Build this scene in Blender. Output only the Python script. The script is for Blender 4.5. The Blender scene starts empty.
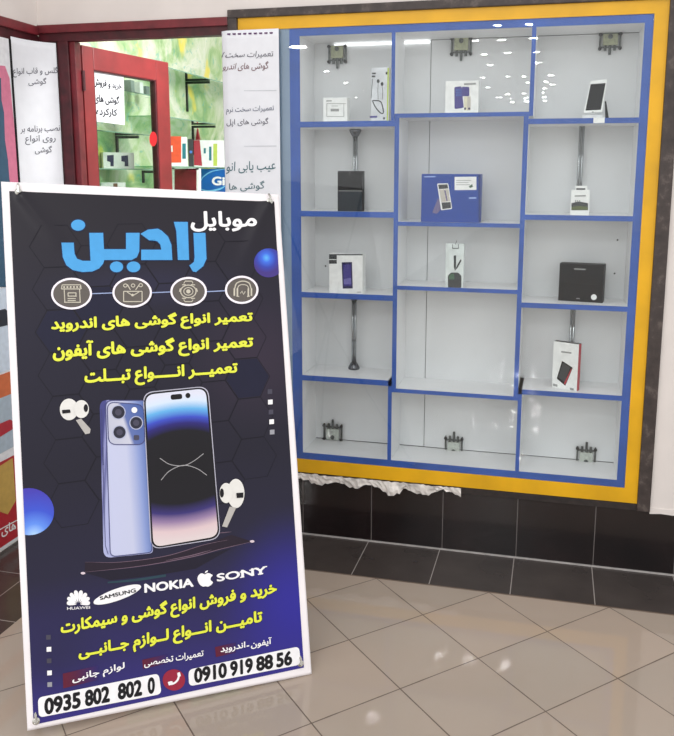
import bpy, bmesh, math, random, unicodedata
from mathutils import Vector, Matrix
from mathutils.geometry import tessellate_polygon, interpolate_bezier
random.seed(7)
SC = bpy.context.scene
COL = SC.collection
TILE = 0.33

# ------------------------------------------------------------------ camera
F, CX, CY = 806.14044, 355.96082, 313.42488
CAMPOS = Vector((2.00655575, -7.89680769, 5.04752543)) * TILE
ROT = Matrix.Rotation(0.2409652, 3, 'Z') @ Matrix.Rotation(-0.16990632, 3, 'X') @ Matrix.Rotation(-0.00360156, 3, 'Y')
cd = bpy.data.cameras.new('camera')
cam = bpy.data.objects.new('camera', cd)
COL.objects.link(cam)
cd.sensor_fit = 'VERTICAL'
cd.sensor_height = 36.0
cd.lens = F * 36.0 / 736.0
cd.shift_x = (337.0 - CX) / 736.0
cd.shift_y = -(368.0 - CY) / 736.0
cd.clip_start = 0.05
cam.matrix_world = Matrix.Translation(CAMPOS) @ (ROT @ Matrix.Rotation(math.pi / 2, 3, 'X')).to_4x4()
SC.camera = cam


def ray(px, py):
    return ROT @ Vector(((px - CX) / F, 1.0, -(py - CY) / F))


def on_axis(px, py, axis, val):
    d = ray(px, py)
    t = (val - CAMPOS[axis]) / d[axis]
    return CAMPOS + d * t


def at_y(y):
    return lambda px, py: on_axis(px, py, 1, y)


def at_x(x):
    return lambda px, py: on_axis(px, py, 0, x)


# ------------------------------------------------------------------ materials
def lin(c):
    return tuple(((v / 255) / 12.92 if v / 255 <= 0.04045 else ((v / 255 + 0.055) / 1.055) ** 2.4) for v in c) + (1.0,)


class NT:
    """small helper around a material node tree"""
    def __init__(self, name):
        self.m = bpy.data.materials.new(name)
        self.m.use_nodes = True
        self.t = self.m.node_tree
        self.bsdf = self.t.nodes['Principled BSDF']
        self.out = self.t.nodes['Material Output']

    def n(self, typ, **kw):
        nd = self.t.nodes.new(typ)
        for k, v in kw.items():
            setattr(nd, k, v)
        return nd

    def l(self, a, b):
        self.t.links.new(a, b)

    def val(self, sock, v):
        if isinstance(v, bpy.types.NodeSocket):
            self.l(v, sock)
        else:
            sock.default_value = v

    def math(self, op, a, b=None, c=None):
        nd = self.n('ShaderNodeMath', operation=op)
        self.val(nd.inputs[0], a)
        if b is not None:
            self.val(nd.inputs[1], b)
        if c is not None:
            self.val(nd.inputs[2], c)
        return nd.outputs[0]

    def mix(self, f, a, b):
        nd = self.n('ShaderNodeMix', data_type='RGBA')
        self.val(nd.inputs['Factor'], f)
        self.val(nd.inputs[6], a)
        self.val(nd.inputs[7], b)
        return nd.outputs[2]

    def ramp(self, f, stops, interp='LINEAR'):
        nd = self.n('ShaderNodeValToRGB')
        cr = nd.color_ramp
        cr.interpolation = interp
        while len(cr.elements) < len(stops):
            cr.elements.new(0.5)
        for e, (p, c) in zip(cr.elements, stops):
            e.position = p
            e.color = lin(c)
        self.val(nd.inputs[0], f)
        return nd.outputs[0]

    def noise(self, scale, detail=2.0, vec=None, rough=0.5):
        nd = self.n('ShaderNodeTexNoise')
        nd.inputs['Scale'].default_value = scale
        nd.inputs['Detail'].default_value = detail
        nd.inputs['Roughness'].default_value = rough
        if vec is not None:
            self.l(vec, nd.inputs['Vector'])
        return nd

    def pos(self):
        g = self.n('ShaderNodeNewGeometry')
        s = self.n('ShaderNodeSeparateXYZ')
        self.l(g.outputs['Position'], s.inputs[0])
        return g.outputs['Position'], s.outputs[0], s.outputs[1], s.outputs[2]

    def uv(self):
        u = self.n('ShaderNodeUVMap')
        s = self.n('ShaderNodeSeparateXYZ')
        self.l(u.outputs[0], s.inputs[0])
        return u.outputs[0], s.outputs[0], s.outputs[1]

    def bump(self, h, strength=0.2, dist=0.01):
        b = self.n('ShaderNodeBump')
        b.inputs['Strength'].default_value = strength
        b.inputs['Distance'].default_value = dist
        self.l(h, b.inputs['Height'])
        self.l(b.outputs[0], self.bsdf.inputs['Normal'])


_cache = {}


def M(name, c, rough=0.5, metal=0.0, var=0.06, scale=25.0, spec=0.5, bump=0.0):
    """principled material with a little procedural colour variation"""
    if name in _cache:
        return _cache[name]
    k = NT(name)
    pv, _, _, _ = k.pos()
    nz = k.noise(scale, 3.0, pv)
    a = tuple(max(0, v * (1 - var)) for v in c)
    b = tuple(min(255, v * (1 + var)) for v in c)
    k.l(k.ramp(nz.outputs[0], [(0.3, a), (0.7, b)]), k.bsdf.inputs['Base Color'])
    k.bsdf.inputs['Roughness'].default_value = rough
    k.bsdf.inputs['Metallic'].default_value = metal
    k.bsdf.inputs['Specular IOR Level'].default_value = spec
    if bump:
        k.bump(nz.outputs[0], bump, 0.004)
    _cache[name] = k.m
    return k.m


def glass_material(name, tint=(251, 252, 252), gloss=1.0):
    if name in _cache:
        return _cache[name]
    k = NT(name)
    k.t.nodes.remove(k.bsdf)
    tr = k.n('ShaderNodeBsdfTransparent')
    tr.inputs[0].default_value = lin(tint)
    gl = k.n('ShaderNodeBsdfGlossy')
    gl.inputs['Roughness'].default_value = 0.0
    gl.inputs['Color'].default_value = (1, 1, 1, 1)
    ge = k.n('ShaderNodeNewGeometry')
    dt = k.n('ShaderNodeVectorMath', operation='DOT_PRODUCT')
    k.l(ge.outputs['Incoming'], dt.inputs[0])
    k.l(ge.outputs['Normal'], dt.inputs[1])
    c = k.math('SUBTRACT', 1.0, k.math('ABSOLUTE', dt.outputs['Value']))
    fr = k.math('MULTIPLY_ADD', k.math('POWER', c, 5.0), 0.9, 0.024)     # Schlick reflectance of a clear pane
    mx = k.n('ShaderNodeMixShader')
    k.l(k.math('MULTIPLY', fr, gloss), mx.inputs[0])
    k.l(tr.outputs[0], mx.inputs[1])
    k.l(gl.outputs[0], mx.inputs[2])
    k.l(mx.outputs[0], k.out.inputs[0])
    _cache[name] = k.m
    return k.m


# ------------------------------------------------------------------ objects
def origin_of(o):
    v = Vector((0, 0, 0))
    while o is not None:
        v += o.location
        o = o.parent
    return v


def build(name, verts, faces, mats, parent=None, fmat=None, uvs=None, smooth=False):
    """one mesh object; verts are given in world space"""
    off = origin_of(parent) if parent else Vector((0, 0, 0))
    me = bpy.data.meshes.new(name)
    loc = Vector((0, 0, 0))
    me.from_pydata([tuple(Vector(v) - off) for v in verts], [], faces)
    if not isinstance(mats, (list, tuple)):
        mats = [mats]
    for m in mats:
        me.materials.append(m)
    if fmat:
        for p, i in zip(me.polygons, fmat):
            p.material_index = i
    if uvs:
        ul = me.uv_layers.new(name='UVMap')
        for lp in me.loops:
            ul.data[lp.index].uv = uvs[lp.vertex_index]
    if smooth:
        for p in me.polygons:
            p.use_smooth = True
    me.update()
    o = bpy.data.objects.new(name, me)
    COL.objects.link(o)
    if parent:
        o.parent = parent
    return o


def thing(name, label, cat, loc=(0, 0, 0), group=None):
    o = bpy.data.objects.new(name, None)
    o.empty_display_size = 0.05
    o.location = loc
    COL.objects.link(o)
    return tag(o, label, cat, group)


def tag(o, label=None, cat=None, group=None, kind=None):
    if label:
        o['label'] = label
    if cat:
        o['category'] = cat
    if group:
        o['group'] = group
    if kind:
        o['kind'] = kind
    return o


class MB:
    def __init__(self):
        self.v, self.f, self.m, self.uv = [], [], [], []

    def add(self, vs, fs, mi=0, uvs=None):
        n = len(self.v)
        self.v += [Vector(v) for v in vs]
        self.uv += list(uvs) if uvs else [(0, 0)] * len(vs)
        for f in fs:
            self.f.append([i + n for i in f])
            self.m.append(mi)

    def box(self, x0, x1, y0, y1, z0, z1, mi=0, bev=0.0):
        bev = min(bev, .3 * min(abs(x1 - x0), abs(y1 - y0), abs(z1 - z0)))
        if bev <= 0:
            vs = [(x, y, z) for z in (z0, z1) for y in (y0, y1) for x in (x0, x1)]
            fs = [(0, 2, 3, 1), (4, 5, 7, 6), (0, 1, 5, 4), (2, 6, 7, 3), (0, 4, 6, 2), (1, 3, 7, 5)]
            self.add(vs, fs, mi)
            return
        bm = bmesh.new()
        bmesh.ops.create_cube(bm, size=1.0)
        for v in bm.verts:
            v.co = Vector((x0 + (v.co.x + .5) * (x1 - x0), y0 + (v.co.y + .5) * (y1 - y0), z0 + (v.co.z + .5) * (z1 - z0)))
        bmesh.ops.bevel(bm, geom=bm.edges[:], offset=bev, segments=2, affect='EDGES', profile=0.6)
        bm.verts.index_update()
        self.add([v.co.copy() for v in bm.verts], [[v.index for v in f.verts] for f in bm.faces], mi)
        bm.free()

    def prism(self, poly, fn, d, mi=0):
        """polygon (list of 2D), fn maps 2D to front point, d = depth vector"""
        n = len(poly)
        front = [Vector(fn(*p)) for p in poly]
        back = [p + Vector(d) for p in front]
        tris = tessellate_polygon([[Vector((p[0], p[1], 0)) for p in poly]])
        fs = [list(t) for t in tris] + [[i + n for i in reversed(t)] for t in tris]
        fs += [[i, (i + 1) % n, (i + 1) % n + n, i + n] for i in range(n)]
        self.add(front + back, fs, mi)

    def tube(self, pts, r, mi=0, seg=10, cap=True):
        pts = [Vector(p) for p in pts]
        rs = r if isinstance(r, (list, tuple)) else [r] * len(pts)
        rings = []
        up = None
        for i, p in enumerate(pts):
            t = pts[min(i + 1, len(pts) - 1)] - pts[max(i - 1, 0)]
            t = t.normalized() if t.length > 1e-7 else (pts[-1] - pts[0]).normalized()
            if up is None:
                up = Vector((0, 0, 1)) if abs(t.z) < 0.9 else Vector((1, 0, 0))
            a = t.cross(up).normalized()
            b = t.cross(a).normalized()
            rings.append([p + (a * math.cos(k * 2 * math.pi / seg) + b * math.sin(k * 2 * math.pi / seg)) * rs[i] for k in range(seg)])
        vs = [v for rr in rings for v in rr]
        fs = []
        for i in range(len(rings) - 1):
            for k in range(seg):
                fs.append([i * seg + k, i * seg + (k + 1) % seg, (i + 1) * seg + (k + 1) % seg, (i + 1) * seg + k])
        if cap:
            fs.append(list(range(seg))[::-1])
            fs.append([(len(rings) - 1) * seg + k for k in range(seg)])
        self.add(vs, fs, mi)

    def lathe(self, c, axis, prof, mi=0, seg=16):
        """prof: list of (radius, distance along axis)"""
        c, axis = Vector(c), Vector(axis).normalized()
        self.tube([c + axis * h for _, h in prof], [max(r, 1e-5) for r, _ in prof], mi, seg)

    def build(self, name, mats, parent=None, smooth=False, uv=False):
        return build(name, self.v, self.f, mats, parent, self.m, self.uv if uv else None, smooth)


# ------------------------------------------------------------------ flat artwork
def ell(cx, cy, rx, ry=None, n=28, rot=0.0, a0=0.0, a1=360.0):
    ry = rx if ry is None else ry
    full = abs(a1 - a0) >= 360
    k = n if full else n + 1
    out = []
    for i in range(k):
        a = math.radians(a0 + (a1 - a0) * i / n)
        x, y = rx * math.cos(a), ry * math.sin(a)
        c, s = math.cos(math.radians(rot)), math.sin(math.radians(rot))
        out.append((cx + x * c - y * s, cy + x * s + y * c))
    return out


def rounded(q, r, n=5):
    """rounded corners for any convex polygon q (px)"""
    out = []
    m = len(q)
    for i in range(m):
        p = Vector(q[i]); a = Vector(q[i - 1]); b = Vector(q[(i + 1) % m])
        ra = r[i] if isinstance(r, (list, tuple)) else r
        u = (a - p); w = (b - p)
        p0 = p + u.normalized() * min(ra, u.length * .48)
        p1 = p + w.normalized() * min(ra, w.length * .48)
        for k in range(n + 1):
            t = k / n
            out.append(tuple(p0 * (1 - t) ** 2 + p * 2 * t * (1 - t) + p1 * t ** 2))
    return out


def stroke(pts, w, taper=False):
    """polyline with width w -> polygon"""
    P = [Vector(p) for p in pts]
    L, R = [], []
    for i, p in enumerate(P):
        t = (P[min(i + 1, len(P) - 1)] - P[max(i - 1, 0)]).normalized()
        n = Vector((-t.y, t.x))
        ww = w * (0.25 + 0.75 * math.sin(math.pi * i / (len(P) - 1))) if taper else w
        L.append(tuple(p + n * ww / 2)); R.append(tuple(p - n * ww / 2))
    return L + R[::-1]


def curve(pts, n=8):
    """Catmull-Rom through the points"""
    P = [Vector(p) for p in pts]
    P = [P[0] * 2 - P[1]] + P + [P[-1] * 2 - P[-2]]
    out = []
    for i in range(1, len(P) - 2):
        for k in range(n):
            t = k / n
            a, b, c, d = P[i - 1:i + 3]
            out.append(tuple(0.5 * ((2 * b) + (c - a) * t + (2 * a - 5 * b + 4 * c - d) * t * t + (3 * b - a - 3 * c + d) * t ** 3)))
    out.append(tuple(P[-2]))
    return out


def zz(ox, oy, s):
    """points measured on an enlarged crop -> photograph pixels"""
    return lambda *a: [(ox + x / s, oy + y / s) for x, y in a]


class Art:
    """flat printed shapes drawn in photograph pixels and laid on a surface by fn(px, py)"""
    def __init__(self, fn, uvfn=None):
        self.fn, self.uvfn, self.b = fn, uvfn, MB()

    def lift(self, P):
        """later shapes lie a hair above earlier ones, like layers of ink"""
        P = [Vector(p) for p in P]
        n = Vector((0, 0, 0))
        for i in range(len(P)):
            n += (P[i - 1] - P[0]).cross(P[i] - P[0])
        n.normalize()
        if n.dot(CAMPOS - P[0]) < 0:
            n = -n
        self.k = getattr(self, 'k', 0) + 1
        return [p + n * (.00004 * self.k) for p in P]

    def poly(self, pts, mi=0):
        tris = tessellate_polygon([[Vector((p[0], -p[1], 0)) for p in pts]])
        self.b.add(self.lift([self.fn(*p) for p in pts]), [list(t) for t in tris], mi,
                   [self.uvfn(*p) for p in pts] if self.uvfn else None)
        return self

    def ring(self, cx, cy, rx, ry, w, mi=0, n=32, rot=0.0):
        o, i = ell(cx, cy, rx, ry, n, rot), ell(cx, cy, rx - w, ry - w, n, rot)
        P = self.lift([self.fn(*p) for p in o] )
        d = P[0] - Vector(self.fn(*o[0]))
        self.b.add(P + [Vector(self.fn(*p)) + d for p in i], [[k, (k + 1) % n, (k + 1) % n + n, k + n] for k in range(n)], mi,
                   [self.uvfn(*p) for p in o + i] if self.uvfn else None)
        return self

    def text(self, s, quad, bold=0.0, mi=0, grow=None, shape=True):
        """quad: px of the ink box TL, TR, BL, BR"""
        vs, fs, bb = text_mesh(s, bold if grow is None else grow, shape)
        if grow is not None:
            bb = text_mesh(s, bold, shape)[2]
        tl, tr, bl, br = [Vector(q) for q in quad]
        P = []
        c0, c1, c2 = [Vector(self.fn(*q)) for q in (tl, tr, bl)]
        nr = (c2 - c0).cross(c1 - c0).normalized()
        if nr.dot(CAMPOS - c0) < 0:
            nr = -nr
        lev = _LV[(s, bold if grow is None else grow, shape)]
        for (x, y), lv in zip(vs, lev):
            a = (x - bb[0]) / (bb[2] - bb[0]); c = (y - bb[1]) / (bb[3] - bb[1])
            p = (bl * (1 - a) + br * a) * (1 - c) + (tl * (1 - a) + tr * a) * c
            P.append(self.fn(p.x, p.y) + nr * (.000012 * lv))
        self.b.add(P, fs, mi)
        return self

    def build(self, name, mats, parent):
        return self.b.build(name, mats, parent, uv=self.uvfn is not None)


_FORMS = {}
for cp in list(range(0xFB50, 0xFE00)) + list(range(0xFE70, 0xFF00)):
    d = unicodedata.decomposition(chr(cp)).split()
    if len(d) == 2 and d[0] in ('<isolated>', '<initial>', '<medial>', '<final>'):
        _FORMS.setdefault(int(d[1], 16), {})[d[0][1:-1]] = chr(cp)


def shape_arabic(s):
    def joins_next(c):
        return c == '\u0640' or 'initial' in _FORMS.get(ord(c), {})

    def joins_prev(c):
        return c == '\u0640' or 'final' in _FORMS.get(ord(c), {})
    out = []
    for i, c in enumerate(s):
        if ord(c) not in _FORMS:
            out.append(c)
            continue
        p = i > 0 and joins_next(s[i - 1]) and joins_prev(c)
        n = i + 1 < len(s) and joins_next(c) and joins_prev(s[i + 1])
        f = _FORMS[ord(c)]
        key = 'medial' if p and n else 'final' if p else 'initial' if n else 'isolated'
        out.append(f.get(key) or f.get('isolated') or c)
    return ''.join(out[::-1])


_TX = {}
_LV = {}


def text_mesh(s, bold=0.0, shape=True):
    key = (s, bold, shape)
    if key in _TX:
        return _TX[key]
    cu = bpy.data.curves.new('lettering', 'FONT')
    cu.body = shape_arabic(s) if shape else s
    cu.resolution_u = 3
    o = bpy.data.objects.new('lettering', cu)
    COL.objects.link(o)
    bpy.context.view_layer.update()
    dg = bpy.context.evaluated_depsgraph_get()
    cc = o.evaluated_get(dg).to_curve(dg)
    loops = []
    for sp in cc.splines:
        bp = sp.bezier_points
        pts = []
        if len(bp):
            for i in range(len(bp)):
                p, q = bp[i], bp[(i + 1) % len(bp)]
                seg = interpolate_bezier(p.co, p.handle_right, q.handle_left, q.co, 5)[:-1]
                straight = (p.handle_right - p.co).cross(q.co - p.co).length < 1e-7 and (q.handle_left - p.co).cross(q.co - p.co).length < 1e-7
                pts += [(v.x, v.y) for v in (seg[:1] if straight else seg)]
        else:
            pts = [(v.co.x, v.co.y) for v in sp.points]
        if len(pts) > 2:
            loops.append(pts)
    o.evaluated_get(dg).to_curve_clear()
    bpy.data.objects.remove(o)
    bpy.data.curves.remove(cu)

    def area(l):
        return sum(l[i - 1][0] * l[i][1] - l[i][0] * l[i - 1][1] for i in range(len(l))) / 2

    def inside(p, l):
        r = False
        for i in range(len(l)):
            (x0, y0), (x1, y1) = l[i - 1], l[i]
            if (y0 > p[1]) != (y1 > p[1]) and p[0] < (x1 - x0) * (p[1] - y0) / (y1 - y0) + x0:
                r = not r
        return r
    ars = [area(l) for l in loops]
    sg = 1 if max(ars, key=abs) > 0 else -1
    bv, bf, bl = [], [], []
    for l, ar in zip(loops, ars):
        if ar * sg <= 0:
            continue
        holes = [h for h, ah in zip(loops, ars) if ah * sg < 0 and inside(h[0], l)]
        pls = [[Vector((x, y, 0)) for x, y in k] for k in [l] + holes]
        n0 = len(bv)
        for k in [l] + holes:
            bv += k
        bl += [len(bl) and bl[-1] + 1] * (len(bv) - n0)
        bf += [[i + n0 for i in t] for t in tessellate_polygon(pls)]
    vs, fs, lv = [], [], []
    for k in range(9 if bold > 0 else 1):
        dx, dy = (bold * math.cos(k * math.pi / 4), bold * math.sin(k * math.pi / 4)) if k < 8 and bold > 0 else (0, 0)
        n0 = len(vs)
        vs += [(x + dx, y + dy) for x, y in bv]
        fs += [[i + n0 for i in t] for t in bf]
        lv += [(k if k else 9) + (j % 2) * .5 for j in bl]
    xs = [v[0] for v in vs]; ys = [v[1] for v in vs]
    _LV[key] = lv
    _TX[key] = (vs, fs, (min(xs), min(ys), max(xs), max(ys)))
    return _TX[key]


# ------------------------------------------------------------------ the setting
YW = 0.80          # plane of the shop front
XL = -1.682        # plane of the side wall on the left
BORDER = 0.4667    # where the dark floor border begins


def floor_material():
    k = NT('beige polished floor tiles')
    pv, X, Y, Z = k.pos()
    d = TILE * math.sqrt(2)
    i = k.math('DIVIDE', k.math('ADD', X, Y), d)
    j = k.math('DIVIDE', k.math('SUBTRACT', X, Y), d)

    def edge(t):
        f = k.math('FRACT', k.math('ADD', t, 100.5))
        return k.math('ABSOLUTE', k.math('SUBTRACT', f, 0.5))
    e = k.math('MINIMUM', edge(i), edge(j))
    wob = k.noise(9.0, 2.0, pv)
    g = k.math('LESS_THAN', e, k.math('MULTIPLY_ADD', wob.outputs[0], 0.006, 0.0035))
    cid = k.n('ShaderNodeCombineXYZ')
    k.l(k.math('FLOOR', k.math('ADD', i, 0.5 + 99.5)), cid.inputs[0])
    k.l(k.math('FLOOR', k.math('ADD', j, 0.5 + 99.5)), cid.inputs[1])
    wn = k.n('ShaderNodeTexWhiteNoise', noise_dimensions='2D')
    k.l(cid.outputs[0], wn.inputs['Vector'])
    base = k.ramp(wn.outputs['Value'], [(0.0, (156, 146, 134)), (0.5, (161, 149, 136)), (1.0, (165, 151, 137))])
    nz = k.noise(3.2, 4.0, pv)
    base = k.mix(k.math('MULTIPLY', nz.outputs[0], 0.28), base, lin((180, 154, 140)))
    base = k.mix(g, base, lin((98, 84, 74)))
    k.l(base, k.bsdf.inputs['Base Color'])
    k.val(k.bsdf.inputs['Roughness'], k.math('MULTIPLY_ADD', g, 0.6, 0.05))
    k.bsdf.inputs['Specular IOR Level'].default_value = 0.35
    return k.m


def dark_tile_material(name, c0, c1, x0, pitch, rough, grout=(150, 142, 138), ygrout=None):
    k = NT(name)
    pv, X, Y, Z = k.pos()
    t = k.math('DIVIDE', k.math('SUBTRACT', X, x0), pitch)
    f = k.math('ABSOLUTE', k.math('SUBTRACT', k.math('FRACT', k.math('ADD', t, 50.5)), 0.5))
    g = k.math('LESS_THAN', f, 0.0055)
    if ygrout is not None:
        u = k.math('DIVIDE', k.math('SUBTRACT', Y, ygrout), pitch)
        f2 = k.math('ABSOLUTE', k.math('SUBTRACT', k.math('FRACT', k.math('ADD', u, 50.5)), 0.5))
        g = k.math('MAXIMUM', g, k.math('LESS_THAN', f2, 0.0055))
    nz = k.noise(5.0, 4.0, pv)
    fine = k.noise(160.0, 2.0, pv)
    sp = k.math('GREATER_THAN', fine.outputs[0], 0.74)
    base = k.ramp(nz.outputs[0], [(0.3, c0), (0.7, c1)])
    base = k.mix(k.math('MULTIPLY', sp, 0.35), base, lin((120, 115, 112)))
    base = k.mix(g, base, lin(grout))
    k.l(base, k.bsdf.inputs['Base Color'])
    k.val(k.bsdf.inputs['Roughness'], k.math('MULTIPLY_ADD', g, 0.5, rough))
    return k.m


MAROON = M('maroon painted metal', (112, 34, 42), 0.38, var=0.14, scale=14)
MAROON_DARK_AND_SHADE = M('dark maroon paint and shade', (72, 20, 28), 0.45, var=0.2, scale=20)  # dark maroon parts, and painted shade on the beams' recessed steps
PLASTER = M('off white wall paint', (222, 214, 209), 0.75, var=0.015, scale=6)
WHITE_PAPER = M('white paper', (232, 233, 238), 0.7, var=0.012, scale=18)

b = MB(); b.box(XL + .434, 3.4, -22.0, BORDER, -.06, 0)
tag(b.build('floor', floor_material()), kind='structure')
b = MB(); b.box(XL, 3.4, BORDER, YW + .12, -.06, -.0005)
b.box(XL, XL + .434, -22.0, BORDER, -.06, -.0005)
tag(b.build('floor_border', dark_tile_material('charcoal border tiles', (58, 52, 50), (70, 63, 60), -0.1104, 0.3302, 0.2, ygrout=0.4667)), kind='structure')
# thin metal edge between border and beige floor
b = MB(); b.box(XL + .434, 3.4, BORDER - .002, BORDER + .004, -.01, .0012)
tag(b.build('trim_floor', M('floor joint', (104, 88, 76), 0.5)), kind='structure')

b = MB(); b.box(-.746, 3.0, YW, YW + .12, 0, .277)
tag(b.build('baseboard_back', dark_tile_material('black wall tiles', (20, 16, 17), (34, 25, 25), -0.0985, 0.3277, 0.16, grout=(96, 90, 88))), kind='structure')
b = MB(); b.box(-.75, 3.0, YW - .006, YW, 0, .006)
tag(b.build('trim_grout', M('pale grout line', (170, 165, 162), 0.7)), kind='structure')

b = MB()
b.box(XL - .12, 3.0, YW, YW + .12, 2.364, 3.1)
b.box(1.101, 3.0, YW, YW + .12, .279, 2.364)
b.box(XL - .12, -.748, YW, YW + .12, 2.337, 2.364)
tag(b.build('wall_back', PLASTER), kind='structure')
b = MB()
b.box(XL - .12, XL, -2.6, YW, 2.331, 3.1)
b.box(XL - .12, XL, -2.6, YW, 0, .10)
tag(b.build('wall_left', PLASTER), kind='structure')

# broken plaster edge of the right wall over the black tiles
random.seed(3)
b = MB()
n = 26
top = [(1.10 + 1.2 * i / n, .292) for i in range(n + 1)]
low = [(1.10 + 1.2 * i / n, .262 + .016 * random.random()) for i in range(n + 1)]
for i in range(n):
    vs = []
    for (x, z) in (top[i], top[i + 1], low[i + 1], low[i]):
        vs += [(x, YW - .004, z), (x, YW, z)]
    b.add(vs, [(0, 2, 4, 6), (0, 6, 7, 1), (6, 4, 5, 7), (0, 1, 3, 2)])
tag(b.build('trim_plaster', PLASTER), kind='structure')

# maroon shop front frame: beam over the door, side beam, corner post, door post
b = MB()
b.box(XL, -.747, YW - .012, YW + .05, 2.300, 2.336, bev=.003)
b.box(XL, -.747, YW + .002, YW + .05, 2.264, 2.300, 1)  # darker colour paints in the shade of the recessed lower step
tag(b.build('trim_1', [MAROON, MAROON_DARK_AND_SHADE]), kind='structure')
b = MB()
b.box(XL - .05, XL + .012, -2.6, YW - .012, 2.290, 2.330, bev=.003)
b.box(XL - .05, XL - .002, -2.6, YW - .012, 2.243, 2.290, 1)  # recess shade painted in with the darker maroon here too
tag(b.build('trim_2', [MAROON, MAROON_DARK_AND_SHADE]), kind='structure')
b = MB()
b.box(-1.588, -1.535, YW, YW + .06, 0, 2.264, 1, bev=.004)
b.box(-1.535, -1.506, YW + .012, YW + .06, 0, 2.264, bev=.003)
tag(b.build('trim_3', [MAROON, MAROON_DARK_AND_SHADE]), kind='structure')
b = MB()
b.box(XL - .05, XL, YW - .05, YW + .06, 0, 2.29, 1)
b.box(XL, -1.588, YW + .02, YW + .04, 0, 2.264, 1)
tag(b.build('trim_4', [MAROON, MAROON_DARK_AND_SHADE]), kind='structure')
# ------------------------------------------------------------------ the showcase in the wall
BLUE = M('blue painted edge', (44, 86, 168), 0.45, var=0.06, scale=8)
YELLOW = M('yellow painted frame', (224, 168, 6), 0.42, var=0.05, scale=6)
BOARD = M('white laminate board', (236, 237, 238), 0.5, var=0.015, scale=5)
BLACKGAP = M('dark gap', (26, 26, 26), 0.8)
DEPTH = .2155
YB = YW + DEPTH
case = thing('display_case', 'tall white showcase with blue shelf edges and yellow frame set in the wall', 'display case', (.27, YW + .1, .277))


def worn_material():
    k = NT('worn grey brown frame')
    pv, X, Y, Z = k.pos()
    a = k.noise(18.0, 5.0, pv, 0.7)
    c = k.ramp(a.outputs[0], [(0.3, (44, 36, 34)), (0.55, (64, 54, 51)), (0.66, (92, 82, 77)), (0.74, (52, 44, 41))])
    k.l(c, k.bsdf.inputs['Base Color'])
    k.bsdf.inputs['Roughness'].default_value = 0.5
    k.bump(a.outputs[0], 0.4, 0.004)
    return k.m


WORN = worn_material()
b = MB()
b.box(-.746, 1.100, YW - .016, YW + .12, 2.328, 2.363, bev=.004)
b.box(-.746, -.703, YW - .016, YW + .12, .277, 2.328, bev=.004)
b.box(1.048, 1.100, YW - .016, YW + .12, .277, 2.328, bev=.004)
b.build('outer_frame', WORN, case)
b = MB(); b.box(-.703, 1.048, YW - .008, YW + .12, .2775, .305)
b.build('bottom_rail', M('dark brown rail', (40, 32, 30), .55, var=.25, scale=40), case)
b = MB()
b.box(-.702, 1.0475, YW - .004, YW + .002, 2.2776, 2.328)
b.box(-.702, -.652, YW - .004, YW + .002, .370, 2.2776)
b.box(.9947, 1.0475, YW - .004, YW + .002, .370, 2.2776)
b.box(-.702, 1.0475, YW - .004, YW + .002, .306, .370)
b.build('yellow_frame', YELLOW, case)


def board(name, x0, x1, z0, z1, y1=YB):
    m = MB()
    m.box(x0, x1, YW, YW + .004, z0, z1, 0)
    m.box(x0, x1, YW + .004, y1, z0, z1, 1)
    return m.build(name, [BLUE, BOARD], case)


board('side_panel', -.471, -.426, .370, 2.2776)
board('side_panel', .962, .9945, .370, 2.2776)
board('top_panel', -.426, .962, 2.246, 2.2776)
board('bottom_panel', -.426, .962, .370, .400)
board('divider', -.027, -.012, 1.8925, 2.246)
board('divider', -.0105, .0085, .734, 1.903)
board('divider', -.027, -.0105, .400, .768)
board('divider', .5395, .556, 1.903, 2.246)
board('divider', .520, .5395, .734, 1.903)
board('divider', .5395, .556, .400, .767)
LS, MS, RS = (1.892, 1.510, 1.150, .768), (1.920, 1.470, 1.194, .734), (1.892, 1.508, 1.142, .767)
for k, z in enumerate(LS):
    board('shelf', -.426, -.0105, z - .024, z)
for k, z in enumerate(MS):
    if k in (0, 3):
        board('shelf', -.0105, .5395, z - .017, z)
    else:
        board('shelf', .0085, .520, z - .017, z)
for k, z in enumerate(RS):
    board('shelf', .5395, .962, z - .021, z)
b = MB(); b.box(-.652, -.471, YW + .0005, YW + .006, .370, 2.2776)
b.build('side_filler', M('grey blue board', (132, 152, 174), 0.45, var=0.03, scale=4), case)
b = MB()
b.box(-.426, .1035, YB, YB + .006, .4035, 2.246)
b.box(.1065, .962, YB - .002, YB + .006, .4035, 2.2435)
b.build('back_panel', M('white back board', (220, 222, 223), 0.55, var=0.02, scale=4), case)
b = MB(); b.box(-.47, .99, YB + .007, YB + .012, .372, 2.276)
b.build('backing', BLACKGAP, case)
b = MB(); b.box(-.33, .100, YB - .010, YB - .001, 2.232, 2.2405)
k = NT('lit strip')
k.bsdf.inputs['Emission Color'].default_value = (1, 1, 1, 1)
k.bsdf.inputs['Emission Strength'].default_value = 1.4
b.build('light_strip', k.m, case)
for (px, py) in ((617.5, 240), (614.6, 273.5), (325.5, 266)):
    p = at_y(YB - .0022)(px, py)
    m = MB(); m.lathe(p, (0, -1, 0), [(.0001, 0), (.004, 0), (.003, .0015), (.0001, .0016)], seg=10)
    m.build('screw', M('dark screw', (50, 50, 52), 0.4, 0.6), case)
b = MB(); b.box(-.651, .9945, YW - .0032, YW - .0008, .372, 2.276)
b.build('glass_pane', glass_material('showcase glass'), case)

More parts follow.
